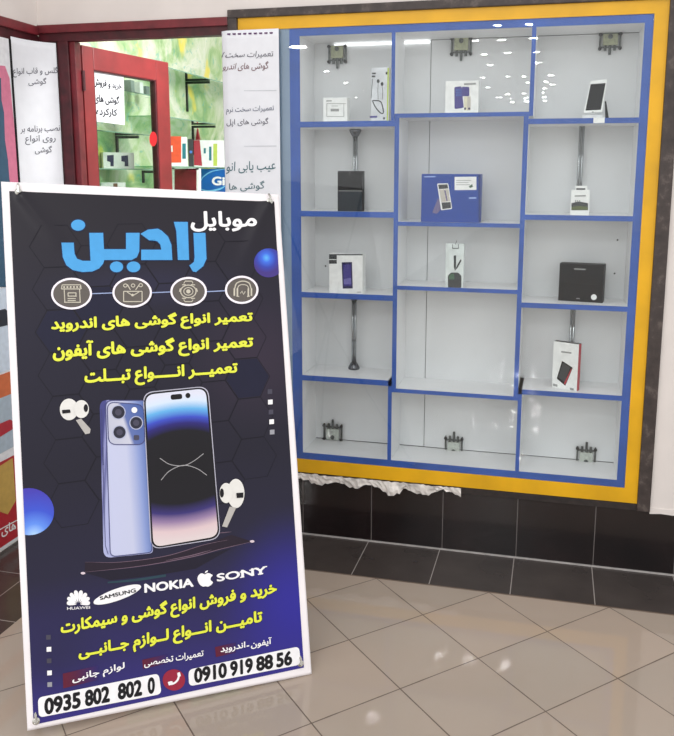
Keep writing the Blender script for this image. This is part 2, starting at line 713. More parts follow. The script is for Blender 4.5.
# crumpled masking paper left along the lower edge of the frame
random.seed(11)
b = MB()
n = 60
for i in range(n + 1):
    x = -.47 + .78 * i / n
    zt = .303 + .004 * random.random()
    zl = .262 + .010 * math.sin(i * .5) + .012 * random.random() - (.016 if 34 < i < 40 else 0) + (.014 if i > 52 else 0)
    for k in range(4):
        z = zt + (zl - zt) * k / 3
        b.v.append(Vector((x, YW - .014 - .010 * random.random() - (.012 if 34 < i < 40 and k > 1 else 0), z)))
        b.uv.append((0, 0))
for i in range(n):
    for k in range(3):
        a = i * 4 + k
        b.f.append([a, a + 1, a + 5, a + 4]); b.m.append(0)
tape = b.build('torn_paper', M('crumpled white paper', (214, 208, 202), 0.7, var=0.12, scale=22, bump=0.3), case)
sm = tape.modifiers.new('thick', 'SOLIDIFY'); sm.thickness = .002
tape['label'] = 'crumpled torn white paper along the bottom edge of the frame'

# ---- fittings and rods inside the showcase
STEEL = M('dull steel', (92, 96, 94), 0.35, 0.7, var=0.15, scale=60)
PALE = M('pale steel plate', (186, 192, 184), 0.4, 0.2, var=0.1, scale=80)
OLIVE = M('olive grey plate', (164, 168, 140), 0.45, 0.3, var=0.1, scale=80)
BLACK = M('black plastic', (22, 22, 24), 0.45)
DARKSTEEL = M('dark steel', (104, 106, 110), 0.25, 0.9, var=.1, scale=80)
CHROME = M('polished steel', (168, 172, 174), 0.14, 0.95, var=0.04)


def fitting(label, px0, px1, py0, py1, up):
    """square clamp plate with bars, corner bolts and pins; up=1 hangs pins downwards"""
    f = at_y(YB - .002)
    P0, P1 = f(px0, py1), f(px1, py0)
    cx, w = (P0.x + P1.x) / 2, P1.x - P0.x
    z0, z1 = P0.z, P1.z
    h = z1 - z0
    y = YB - .002
    Z = (lambda t: z1 - t * h) if up else (lambda t: z0 + t * h)
    r = thing('clamp_fitting', label, 'fitting', (cx, y, (z0 + z1) / 2), 'clamp fittings in the showcase')

    def bx(m, x0, x1, t0, t1, ya, yb):
        a, c = sorted((Z(t0), Z(t1)))
        m.box(cx + x0 * w, cx + x1 * w, y - yb, y - ya, a, c, bev=.0012)
    m = MB(); bx(m, -.31, .31, .02, .55, .004, .014); m.build('plate', OLIVE if up else PALE, r)
    m = MB()
    bx(m, -.46, -.38, .0, .78, 0, .010); bx(m, .38, .46, .0, .78, 0, .010)
    bx(m, -.46, .46, .60, .66, .001, .012); bx(m, -.46, .46, .0, .06, .0, .012)
    m.build('clamp_frame', STEEL, r)
    for sx in (-.42, .42):
        for t in (.04, .70):
            m = MB(); m.lathe((cx + sx * w, y - .009, Z(t)), (0, -1, 0), [(.001, 0), (.0075, 0), (.0075, .006), (.001, .007)], seg=10)
            m.build('bolt', BLACK, r)
    for sx in (-.2, 0, .2):
        m = MB(); e = 1.0 if sx == 0 else .8
        m.tube([(cx + sx * w, y - .008, Z(.55)), (cx + sx * w, y - .008, Z(e))], .0055, seg=8)
        m.build('pin', STEEL, r)
    m = MB(); m.lathe((cx, y - .014, Z(.15)), (0, -1, 0), [(.001, 0), (.010, 0), (.010, .004), (.001, .005)], seg=12)
    m.build('centre_bolt', STEEL, r)
    return r


fitting('clamp fitting high in the left column above the small white box', 328, 347.5, 45.5, 69, 1)
fitting('clamp fitting high in the middle column above the white phone carton', 450, 473, 37.5, 61.5, 1)
fitting('clamp fitting high in the right column above the white phone on its stand', 597.5, 622.5, 33.5, 55.5, 1)
fitting('clamp fitting on the floor of the left column, bottom compartment', 323, 343.5, 420, 438.5, 0)
fitting('clamp fitting on the floor of the middle column, bottom compartment', 444, 464, 432, 453, 0)
fitting('clamp fitting on the floor of the right column, bottom compartment', 575, 597.5, 442.5, 463, 0)


def rod(label, px, ztop, zbot, flange_top, flange_bot):
    y = YB - .040
    x = on_axis(*px, 1, y).x
    r = thing('support_rod', label, 'rod', (x, y, zbot), 'steel rods in the showcase')
    m = MB()
    for dx in (-.006, .006):
        m.tube([(x + dx, y, zbot), (x + dx, y, ztop)], .0055, seg=10)
    m.build('twin_tube', CHROME, r, smooth=True)
    for z, s, on in ((ztop, -1, flange_top), (zbot, 1, flange_bot)):
        if on:
            m = MB(); m.lathe((x, y, z), (0, 0, s), [(.001, 0), (.026, 0), (.028, .006), (.022, .018), (.014, .032), (.001, .034)], seg=18)
            m.build('flange', DARKSTEEL, r, smooth=True)


rod('steel rod behind the black box, second compartment of the left column', (355.3, 150), 1.868, 1.510, 1, 1)
rod('steel rod with round foot alone in the fourth compartment of the left column', (354, 335), 1.126, .768, 1, 1)
rod('steel rod above the small white hanging pack in the right column', (581, 150), 1.871, 1.508, 0, 1)
rod('steel rod behind the red and white power bank box in the right column', (572.3, 325), 1.121, .767, 0, 1)
# ------------------------------------------------------------------ goods on the shelves
def plane_fn(p0, yaw=0.0, off=0.0, lean=0.0):
    """plane through p0 facing the viewer; yaw turns it, lean tips its top backwards"""
    R = Matrix.Rotation(yaw, 3, 'Z') @ Matrix.Rotation(-lean, 3, 'X')
    n = R @ Vector((0, 1, 0))
    p0 = Vector(p0)

    def f(px, py):
        d = ray(px, py)
        t = (p0 - CAMPOS).dot(n) / d.dot(n)
        return CAMPOS + d * t - n * off
    f.n, f.R, f.p0 = n, R, p0
    return f


def paint(name, c, rough=0.45):
    return M('print ' + name, c, rough, var=0.03, scale=40)


P_WHITE = paint('white', (236, 238, 236)); P_GREY = paint('grey', (150, 152, 150)); P_BLACK = M('print black', (13, 14, 17), 0.5, var=.03, scale=40, spec=.2)
P_DARK = paint('charcoal', (48, 52, 54)); P_INDIGO = paint('indigo', (62, 54, 130)); P_BLUE = paint('deep blue', (2, 60, 152))
P_RED = paint('red', (176, 42, 58)); P_CREAM = paint('cream', (222, 218, 190)); P_GREEN = paint('green', (60, 96, 70))
P_LIME = paint('lime', (186, 206, 84)); P_BEIGE = paint('beige', (196, 190, 178)); P_NAVY = paint('navy', (30, 28, 76)); P_TEAL = paint('teal', (30, 120, 130))
P_ORANGE = paint('orange', (222, 84, 46)); P_GOLD = paint('gold', (196, 160, 84)); P_SKY = paint('sky blue', (70, 120, 200))


def carton(name, label, cat, pxl, pxr, pytop, z0, dy, depth, yaw=0.0, body=None, side=None, pym=None, y0=YW, group='boxes and packs in the showcase', top=None):
    """upright box: its front runs from pxl to pxr, stands at z0; returns (root, art fn)"""
    pym = pym if pym is not None else pytop + 15
    pc = on_axis((pxl + pxr) / 2, pym, 1, y0 + dy)
    f = plane_fn(pc, yaw)
    A, B, T = f(pxl, pym), f(pxr, pym), f((pxl + pxr) / 2, pytop)
    z1 = T.z
    c = (A + B) / 2
    n = f.n
    r = thing(name, label, cat, (c.x + n.x * depth / 2, c.y + n.y * depth / 2, z0), group)
    u = (B - A); u.z = 0
    hw = u.length / 2
    R3 = Matrix.Rotation(yaw, 3, 'Z')
    m = MB()
    m.box(-hw, hw, 0, depth, 0, z1 - z0, bev=min(.0015, depth * .2))
    m.v = [R3 @ v + Vector((c.x, c.y, z0)) for v in m.v]
    if side or top:
        for k, fc in enumerate(m.f):
            nn = (m.v[fc[1]] - m.v[fc[0]]).cross(m.v[fc[2]] - m.v[fc[1]]).normalized()
            if side and abs(nn.dot(u.normalized())) > .8:
                m.m[k] = 1
            if top and nn.z > .8:
                m.m[k] = 2
    m.build('carton_body', [body or P_WHITE, side or body or P_WHITE, top or body or P_WHITE], r)
    return r, plane_fn(pc, yaw, .0008)


# 1 small white box with a line drawing
q = zz(315, 35, 7.75)
r, f = carton('small_box', 'small white square box with faint grey line drawing on the top left shelf', 'box', 323.2, 347.2, 97.6, LS[0], .03, .05)
a = Art(f)
for bx in ((90, 530, 240, 534), (90, 530, 94, 632), (222, 530, 226, 632), (90, 630, 226, 634)):
    x0, y0, x1, y1 = bx; a.poly(q((x0, y0), (x1, y0), (x1, y1), (x0, y1)))
a.poly(q((88, 508), (130, 506), (130, 514), (88, 516))); a.poly(q((122, 572), (186, 572), (186, 592), (122, 592))); a.poly(q((128, 548), (180, 548), (180, 552), (128, 552)))
a.build('printed_drawing', P_GREY, r)
# 2 earphone pack
r, f = carton('earphone_pack', 'tall clear and white earphone pack with cable drawing beside the small white box', 'pack', 371, 389.3, 67.5, LS[0], .02, .022, body=M('pale frosted pack', (214, 218, 222), 0.3), pym=95, side=P_CREAM)
a = Art(f)
a.poly(q((562, 255), (574, 255), (566, 668), (556, 668)), 1)
for s in ((442, 292, 472, 304), (440, 314, 468, 328), (548, 286, 562, 306), (528, 638, 542, 654)):
    x0, y0, x1, y1 = s; a.poly(q((x0, y0), (x1, y0), (x1, y1), (x0, y1)))
for c in ((490, 358), (520, 380)):
    a.poly(q(*ell(c[0], c[1], 11, 15)))
for pts in ([(447, 340), (440, 420), (436, 490)], [(490, 370), (487, 430), (490, 500)], [(520, 392), (526, 440), (522, 500)]):
    a.poly(stroke(q(*pts), .45))
a.poly(stroke(q(*curve([(445, 508), (500, 512), (520, 540), (530, 600), (508, 604), (470, 560), (445, 508)])), 1.1))
a.poly(q((425, 628), (482, 626), (482, 640), (425, 642)), 2)
a.build('printed_earphones', [P_DARK, P_LIME, P_INDIGO], r)
# 3 white phone carton, middle column
q = zz(435, 25, 7.75)
r, f = carton('phone_box', 'white carton with a purple keypad phone picture on the top middle shelf', 'box', 445.3, 478.5, 80.8, MS[0], .03, .05)
a = Art(f)
a.poly(rounded(q((150, 482), (205, 474), (222, 630), (222, 642), (152, 652)), 1.5))
a.poly(rounded(q((208, 478), (266, 480), (266, 552), (208, 552)), 1.2))
a.poly(q((226, 556), (250, 553), (250, 662), (226, 662)), 1); a.poly(q((250, 553), (276, 553), (276, 662), (250, 662)), 2)
a.poly(q((226, 640), (240, 640), (240, 656), (226, 656)), 3); a.poly(q((258, 640), (272, 640), (272, 656), (258, 656)), 3)
for yy in range(500, 560, 20):
    for xx in (165, 180, 195):
        a.poly(q((xx, yy), (xx + 9, yy), (xx + 9, yy + 9), (xx, yy + 9)), 4)
a.poly(q((225, 452), (318, 448), (318, 462), (225, 466)), 5)
a.build('printed_phone', [P_INDIGO, P_CREAM, P_BEIGE, P_NAVY, P_SKY, P_GREY], r)
# 4 white phone leaning on a stand
y = YW + .05
f = plane_fn(on_axis(595, 98, 1, y), 0, 0, .30)
r = thing('smartphone', 'white smartphone with black screen leaning on a small stand, top right shelf', 'phone', on_axis(594, 113, 1, y + .02), 'phones in the showcase')
r.location.z = RS[0]
q = zz(570, 25, 7.357)
m = MB(); m.prism(rounded(q((152, 412), (274, 398), (236, 640), (100, 645)), 1.2), f, f.n * .008); m.build('phone_body', P_WHITE, r)
g = plane_fn(f.p0, 0, .0009, .30)
Art(g).poly(q((152, 436), (262, 428), (226, 624), (114, 630))).build('screen', P_BLACK, r)
Art(g).poly(q(*ell(168, 640, 7, 4))).build('home_button', P_GREY, r)
pb = f(*q((255, 560))[0])
bt = Vector((pb.x + .012, pb.y + .055, RS[0])); bf = f(*q((262, 640))[0])
m = MB()
base = Vector((bf.x, bf.y, RS[0]))
for dx in (0, .006):
    pass
m.add([pb, base, bt, pb + Vector((.006, .002, 0)), base + Vector((.014, .002, 0)), bt + Vector((.010, 0, 0))], [(0, 1, 2), (5, 4, 3), (0, 3, 4, 1), (1, 4, 5, 2), (2, 5, 3, 0)])
m.build('stand', P_BLACK, r)
fb = plane_fn((0, YW - .0002, 0)); 
fy = plane_fn((0, y - .012, 0))
pl = fy(*q((92, 655))[0]); prr = fy(*q((240, 655))[0])
m = MB(); m.box(pl.x, prr.x, y - .014, y + .02, RS[0], RS[0] + .014, bev=.002); m.build('stand_foot', M('frosted plastic', (226, 228, 230), 0.25), r)
f0 = at_y(YW - .0006)
tl, br = on_axis(593.5, 118, 1, YW), on_axis(604.5, 122.2, 1, YW)
m = MB(); m.box(tl.x, br.x, YW - .0007, YW - .0001, RS[0] - .020, RS[0]); m.box(tl.x, br.x, YW - .0007, YW + .030, RS[0] + .0002, RS[0] + .0010)
tag(m.build('price_card', P_WHITE), 'blank white card folded over the blue shelf edge under the white smartphone', 'card')
# 5 black box
q = zz(330, 120, 7.36)
r, f = carton('tablet_box', 'plain black upright box in the second compartment of the left column', 'box', 337.6, 362.2, 171, LS[1], .02, .045, body=P_BLACK)
a = Art(f); a.poly(q((60, 520), (236, 520), (236, 672), (62, 672))); a.poly(q((60, 518), (236, 520), (236, 525), (60, 524)), 1)
a.poly(q((144, 380), (147, 380), (147, 410), (144, 410)), 1)
a.build('lower_band', [M('slate black', (40, 48, 54), 0.25), P_GREY], r)
# 6 blue box
q = zz(410, 165, 8.425)
r, f = carton('blue_phone_box', 'big blue carton with a phone picture and white sticker, middle column', 'box', 421.4, 480.3, 174, MS[1], .015, .09, body=P_BLUE)
a = Art(f)
a.poly(q((186, 402), (236, 280), (262, 300), (256, 380), (224, 412)), 0)
a.poly(rounded(q((228, 156), (322, 154), (356, 370), (262, 382)), 1.2), 1)
a.poly(q((238, 166), (316, 163), (322, 198), (244, 204)), 2); a.poly(q((246, 208), (324, 204), (338, 306), (264, 312)), 3); a.poly(q((266, 316), (342, 312), (346, 362), (274, 372)), 2)
a.poly(q((288, 214), (300, 213), (318, 300), (306, 302)), 0)
a.build('printed_phone', [paint('dusty purple', (110, 100, 140)), P_WHITE, P_DARK, P_BEIGE], r)
a = Art(f); a.poly(q((376, 100), (560, 98), (560, 210), (376, 212)))
for yy in (128, 146, 164):
    a.poly(q((390, yy), (520 - yy % 30, yy), (520 - yy % 30, yy + 5), (390, yy + 5)), 1)
a.poly(q((495, 180), (525, 160), (530, 185), (505, 194)), 2)
a.build('sticker', [P_WHITE, P_GREY, P_GREEN], r)
a = Art(f); a.poly(q((120, 95), (215, 93), (215, 103), (120, 105))); a.poly(q((495, 272), (558, 270), (558, 284), (495, 286))); a.poly(q((576, 82), (594, 82), (594, 480), (576, 480)), 1)
a.build('printed_line', [paint('pale blue', (150, 175, 225)), paint('dark blue edge', (14, 44, 112))], r)
# 7 small white hanging pack
q = zz(560, 120, 7.36)
r, f = carton('hanging_pack', 'small white hanging pack with dark green picture below a steel rod', 'pack', 570.6, 589.4, 190, RS[1], .025, .02, pym=203)
m = MB(); m.prism(q((112, 484), (200, 484), (200, 522), (112, 522)), f, (0, .002, 0)); m.build('hang_tab', P_WHITE, r)
a = Art(plane_fn(f.p0, 0, .0014))
a.poly(q((84, 612), (140, 600), (206, 612), (206, 664), (84, 664))); a.poly(q((84, 640), (140, 632), (206, 640), (206, 660), (84, 660)), 1)
for x in (112, 126, 142):
    a.poly(q((x, 590), (x + 5, 590), (x + 5, 612), (x, 612)))
a.poly(q((120, 502), (186, 502), (186, 514), (120, 514)), 2); a.poly(q((108, 555), (190, 552), (190, 562), (108, 565)), 3)
a.build('printed_picture', [P_DARK, paint('olive', (84, 96, 44)), P_DARK, P_GREY], r)
# 8 white smartphone carton
q = zz(320, 245, 12.25)
r, f = carton('smartphone_box', 'white carton with a purple smartphone picture and black corner, left column', 'box', 329.2, 362.6, 254, LS[2], .008, .05, yaw=-.05)
a = Art(f)
a.poly(q((266, 212), (392, 208), (402, 532), (280, 534))); a.poly(q((284, 240), (378, 238), (386, 500), (292, 502)), 1); a.poly(q((290, 420), (380, 400), (386, 480), (292, 480)), 2)
a.build('printed_phone', [P_NAVY, P_INDIGO, paint('lilac', (110, 104, 170))], r)
a = Art(f)
a.poly(q((112, 122), (206, 122), (206, 228), (112, 230))); a.poly(q((112, 112), (522, 112), (522, 126), (112, 126))); a.poly(q((112, 174), (204, 174), (204, 182), (112, 182)), 1)
a.build('corner_band', [P_DARK, P_WHITE], r)
a = Art(f); a.poly(q((455, 572), (505, 572), (505, 582), (455, 582)))
a.build('printed_line', P_GREY, r)
# 9 cable pack
q = zz(435, 230, 11.333)
r, f = carton('cable_pack', 'narrow clear pack holding a black coiled cable in the middle column', 'pack', 445.6, 463.6, 243.8, MS[2], .006, .02, body=M('pale clear pack', (216, 224, 222), 0.2), pym=265)
a = Art(f)
a.poly(rounded(q((148, 656), (146, 520), (180, 482), (262, 482), (300, 520), (298, 656)), 1.2)); a.poly(rounded(q((160, 560), (158, 520), (190, 494), (215, 494), (220, 560)), .8), 1)
a.poly(q((212, 290), (240, 286), (238, 420), (226, 465), (214, 420))); a.poly(q((290, 330), (302, 345), (258, 425), (228, 460), (246, 410)))
for s in ((196, 160, 202, 212), (264, 160, 270, 212), (196, 204, 270, 212)):
    x0, y0, x1, y1 = s; a.poly(q((x0, y0), (x1, y0), (x1, y1), (x0, y1)))
a.poly(stroke(q((232, 165), (246, 118)), .5))
a.build('packed_cable', [P_DARK, P_GREEN], r)
# 10 black wide box
q = zz(550, 255, 10.37)
r, f = carton('black_box', 'wide black box with a round white badge in the right column', 'box', 558.9, 603.6, 264, RS[2], .085, .06, yaw=-.16, body=P_BLACK, pym=283)
Art(f).poly(q(*ell(455, 437, 30, 30))).build('round_badge', P_WHITE, r)
a = Art(f); a.poly(q((250, 138), (370, 144), (370, 156), (250, 150))); a.poly(q((272, 446), (310, 448), (310, 456), (272, 454)))
a.build('printed_line', P_GREY, r)
# 11 power bank box
q = zz(540, 305, 7.75)
r, f = carton('power_bank_box', 'white box with red side and dark power bank picture, right column', 'box', 552.6, 578.0, 342.5, RS[3], .05, .028, yaw=-.42, side=P_RED, pym=366, top=P_DARK)
a = Art(f)
a.poly(rounded(q((172, 432), (255, 486), (197, 626), (130, 570)), .9)); a.poly(q((238, 500), (250, 490), (196, 618), (186, 606)), 1); a.poly(q((178, 446), (236, 484), (190, 598), (142, 560)), 2)
a.poly(q((165, 356), (244, 366), (244, 378), (165, 368)), 3); a.poly(q((102, 608), (136, 616), (136, 634), (102, 626)), 3); a.poly(q((232, 640), (262, 646), (262, 662), (232, 656)), 3)
a.build('printed_power_bank', [P_BLACK, P_RED, P_DARK, P_GREY], r)
# ------------------------------------------------------------------ the advertising banner on its stand
BP0 = Vector((-.7989, -.7542, .0300))
BU, BN, BV = Vector((.80717, .59032, 0)).normalized(), Vector((-.57084, .78054, -.25475)).normalized(), Vector((-.15038, .20563, .96701)).normalized()


def b_uv(px, py):
    d = ray(px, py)
    t = (BP0 - CAMPOS).dot(BN) / d.dot(BN)
    w = CAMPOS + d * t - BP0
    return (w.dot(BU), w.dot(BV))


def seg_dist(p, a, b):
    ax, ay = b[0] - a[0], b[1] - a[1]
    t = ((p[0] - a[0]) * ax + (p[1] - a[1]) * ay) / (ax * ax + ay * ay)
    tt = min(1, max(0, t))
    return math.hypot(p[0] - a[0] - ax * tt, p[1] - a[1] - ay * tt), tt


FOLDS = [(b_uv(22, 196), b_uv(64, 246), .009, .015), (b_uv(267, 204), b_uv(236, 285), .013, .020), (b_uv(270, 206), b_uv(273.5, 240), .005, .014)]


def b_disp(u, v):
    h = 0.0
    for a, b_, amp, w in FOLDS:
        d, t = seg_dist((u, v), a, b_)
        h += amp * math.exp(-(d / (w * (1 + t))) ** 2) * (1 - t) ** .8
    return h


def b_at(layer):
    def f(px, py):
        u, v = b_uv(px, py)
        return BP0 + BU * u + BV * v - BN * (b_disp(u, v) + .0006 * layer + (.0012 if layer else 0))
    return f


def b_lay(layer):
    return lambda u, v: BP0 + BU * u + BV * v - BN * (b_disp(u, v) + .0006 * layer + (.0012 if layer else 0))


banner = thing('advertising_banner', 'tall dark blue advertising banner with yellow Persian writing leaning on the tiled floor', 'banner', BP0 + BU * .45)


def grid(c, layer, nu=130, nv=200):
    tl, tr, br, bl = [b_uv(*p) for p in c]
    m = MB()
    f = b_lay(layer)
    for j in range(nv + 1):
        for i in range(nu + 1):
            a, t = i / nu, j / nv
            u = (bl[0] * (1 - a) + br[0] * a) * (1 - t) + (tl[0] * (1 - a) + tr[0] * a) * t
            v = (bl[1] * (1 - a) + br[1] * a) * (1 - t) + (tl[1] * (1 - a) + tr[1] * a) * t
            m.v.append(f(u, v)); m.uv.append((u, v))
    for j in range(nv):
        for i in range(nu):
            k = j * (nu + 1) + i
            m.f.append([k, k + 1, k + nu + 2, k + nu + 1]); m.m.append(0)
    return m


VINYL = M('white vinyl', (240, 234, 236), 0.5, var=0.015, scale=10)
sheet = grid([(1, 181.6), (278.7, 194.5), (311.7, 674), (27.4, 730.8)], 0).build('banner_sheet', VINYL, banner, smooth=True)
sm = sheet.modifiers.new('thick', 'SOLIDIFY'); sm.thickness = .0016; sm.offset = -1


def print_material():
    k = NT('banner print ground')
    uvv, U, V = k.uv()
    base = k.ramp(k.math('DIVIDE', V, 1.66), [(0.0, (52, 44, 124)), (0.10, (42, 36, 92)), (0.26, (30, 27, 52)), (0.45, (24, 21, 38)), (0.72, (27, 24, 42)), (0.9, (29, 25, 36)), (1.0, (26, 22, 31))])
    # violet light printed at the lower right, and a plum sheen painted into the right middle
    def blob(cu, cv, ru, rv):
        a = k.math('DIVIDE', k.math('SUBTRACT', U, cu), ru)
        c = k.math('DIVIDE', k.math('SUBTRACT', V, cv), rv)
        r = k.math('SQRT', k.math('ADD', k.math('MULTIPLY', a, a), k.math('MULTIPLY', c, c)))
        n = k.n('ShaderNodeMapRange', interpolation_type='SMOOTHSTEP')
        k.l(r, n.inputs[0]); n.inputs[1].default_value = 0; n.inputs[2].default_value = 1
        n.inputs[3].default_value = 1; n.inputs[4].default_value = 0
        return n.outputs[0]
    base = k.mix(k.math('MULTIPLY', blob(.86, .22, .30, .34), .75), base, lin((46, 40, 158)))
    base = k.mix(k.math('MULTIPLY', blob(.80, 1.05, .30, .30), .30), base, lin((70, 52, 70)))
    base = k.mix(k.math('MULTIPLY', blob(.10, .20, .18, .14), .4), base, lin((30, 30, 48)))
    base = k.mix(k.math('MULTIPLY', blob(.45, 1.32, .42, .10), .30), base, lin((46, 46, 82)))
    k.l(base, k.bsdf.inputs['Base Color'])
    k.bsdf.inputs['Roughness'].default_value = 0.36
    k.bsdf.inputs['Specular IOR Level'].default_value = 0.28
    return k.m


DARK = [(9.3, 191.2), (273.9, 201.9), (303.8, 667.4), (33.6, 724.6)]
grid(DARK, 1).build('printed_ground', print_material(), sheet, smooth=True, uv=True)


def ink(name, c, rough=.45):
    return M('ink ' + name, c, rough, var=.02, scale=30, spec=.22)


I_WHITE = ink('white', (240, 238, 240)); I_YELLOW = ink('yellow', (224, 228, 72)); I_CYAN = ink('cyan', (76, 158, 218)); I_OUT = ink('outline', (26, 24, 34))
I_GREY = ink('grey', (150, 150, 158)); I_DIM = ink('dim', (72, 70, 84)); I_RED = ink('red', (150, 40, 62)); I_BLACK = ink('black', (24, 22, 26))
UVB = lambda px, py: b_uv(px, py)

# hexagon pattern
a = Art(b_lay(2))
u0, v0 = .02, .03
R = .078
w1 = [b_uv(*p) for p in DARK]
for row in range(0, 14):
    for c in range(0, 8):
        cu, cv = .06 + c * R * 1.5, .58 + row * R * 1.732 + (R * .866 if c % 2 else 0)
        if not (.12 < cu < .80 and .62 < cv < 1.50):
            continue
        hx = lambda r: [(cu + r * math.cos(math.radians(60 * t)), cv + r * math.sin(math.radians(60 * t))) for t in range(6)]
        o, i = hx(R), hx(R - .0022)
        a.b.add([a.fn(*p) for p in o + i], [[t, (t + 1) % 6, (t + 1) % 6 + 6, t + 6] for t in range(6)], 0)
        if (row, c) in ((4, 1), (5, 2), (3, 6)):
            a.b.add([a.fn(*p) for p in hx(R - .004)], [list(range(6))], 1)
a.build('printed_hexagons', [ink('hexagon line', (20, 17, 30)), ink('hexagon fill', (28, 28, 50))], sheet)


def sphere_mat(name, cx, cy, r, stops, squash=1.0):
    k = NT(name)
    uvv, U, V = k.uv()
    c = b_uv(cx, cy)
    du, dv = k.math('SUBTRACT', U, c[0]), k.math('MULTIPLY', k.math('SUBTRACT', V, c[1]), squash)
    d = k.math('DIVIDE', k.math('SQRT', k.math('ADD', k.math('MULTIPLY', du, du), k.math('MULTIPLY', dv, dv))), r)
    k.l(k.ramp(d, stops), k.bsdf.inputs['Base Color'])
    k.bsdf.inputs['Roughness'].default_value = .42
    k.bsdf.inputs['Specular IOR Level'].default_value = .22
    return k.m


def clip_x(pts, line, side):
    """clip a polygon by a straight px line (two points); side +1 keeps the right side"""
    (x0, y0), (x1, y1) = line
    def s(p):
        return side * ((p[0] - x0) * (y1 - y0) - (p[1] - y0) * (x1 - x0))
    out = []
    for i, p in enumerate(pts):
        q_ = pts[(i + 1) % len(pts)]
        a_, b_ = s(p), s(q_)
        if a_ >= 0:
            out.append(p)
        if (a_ > 0) != (b_ > 0) and a_ != b_:
            t = a_ / (a_ - b_)
            out.append((p[0] + (q_[0] - p[0]) * t, p[1] + (q_[1] - p[1]) * t))
    return out


right_edge, left_edge = ((274.2, 202), (303.6, 667)), ((9.6, 191), (33.4, 724))
Art(b_at(3), UVB).poly(clip_x(ell(268.5, 263, 15, 14.5, 40), right_edge, -1)).build('printed_ball', sphere_mat('blue ball right', 266, 258, .052, [(0, (96, 178, 240)), (.3, (66, 110, 220)), (.65, (58, 70, 170)), (1, (70, 56, 130))]), sheet)
Art(b_at(3), UVB).poly(clip_x(ell(29, 511.5, 25, 23.5, 40), left_edge, 1)).build('printed_ball', sphere_mat('blue ball left', 34, 535, .135, [(0, (170, 205, 245)), (.25, (96, 140, 230)), (.55, (62, 84, 200)), (1, (70, 62, 170))]), sheet)

# headline, drawn letter by letter
A_, B_ = zz(50, 205, 6.127), zz(150, 205, 6.127)
h = []
h.append(A_((70, 232), (145, 232), (150, 300), (165, 330), (200, 343), (248, 343), (240, 172), (325, 172), (330, 272), (465, 272), (465, 172), (548, 172), (546, 285), (532, 320), (500, 338), (332, 338), (325, 360), (300, 390), (260, 408), (200, 412), (140, 400), (100, 370), (78, 320)))
h += [A_(*ell(172, 125, 43, 34)), A_(*ell(407, 380, 40, 33)), A_(*ell(511, 380, 41, 33))]
h.append(A_((553, 178), (600, 152), (660, 146)) + B_((70, 158), (110, 195), (130, 245), (136, 338)) + A_((558, 338), (558, 275)) + B_((68, 275), (62, 243), (45, 224), (15, 214)) + A_((645, 212), (608, 218)))
h.append(B_((145, 105), (230, 105), (238, 338), (170, 338), (160, 160), (150, 125)))
h.append(B_((265, 172), (338, 172), (345, 330), (325, 375), (280, 412), (262, 408), (240, 372), (268, 350), (272, 320)))
a = Art(b_at(4))
for p in h:
    a.poly(p)
a.build('headline_lettering', I_CYAN, sheet)


def grow(pts, w):
    P = [Vector(p) for p in pts]
    ar = sum(P[i - 1].x * P[i].y - P[i].x * P[i - 1].y for i in range(len(P)))
    sg = 1 if ar > 0 else -1
    out = []
    for i, p in enumerate(P):
        t = (P[(i + 1) % len(P)] - P[i - 1]).normalized()
        out.append(tuple(p + Vector((t.y, -t.x)) * w * sg))
    return out


a = Art(b_at(3))
for p in h:
    a.poly(grow(p, 1.0))
a.build('headline_outline', ink('headline edge', (34, 44, 78)), sheet)
Art(b_at(5)).text('موبایل', [(190.5, 211.5), (256, 211), (190.5, 232), (256, 231.5)], .028).build('headline_lettering', I_WHITE, sheet)

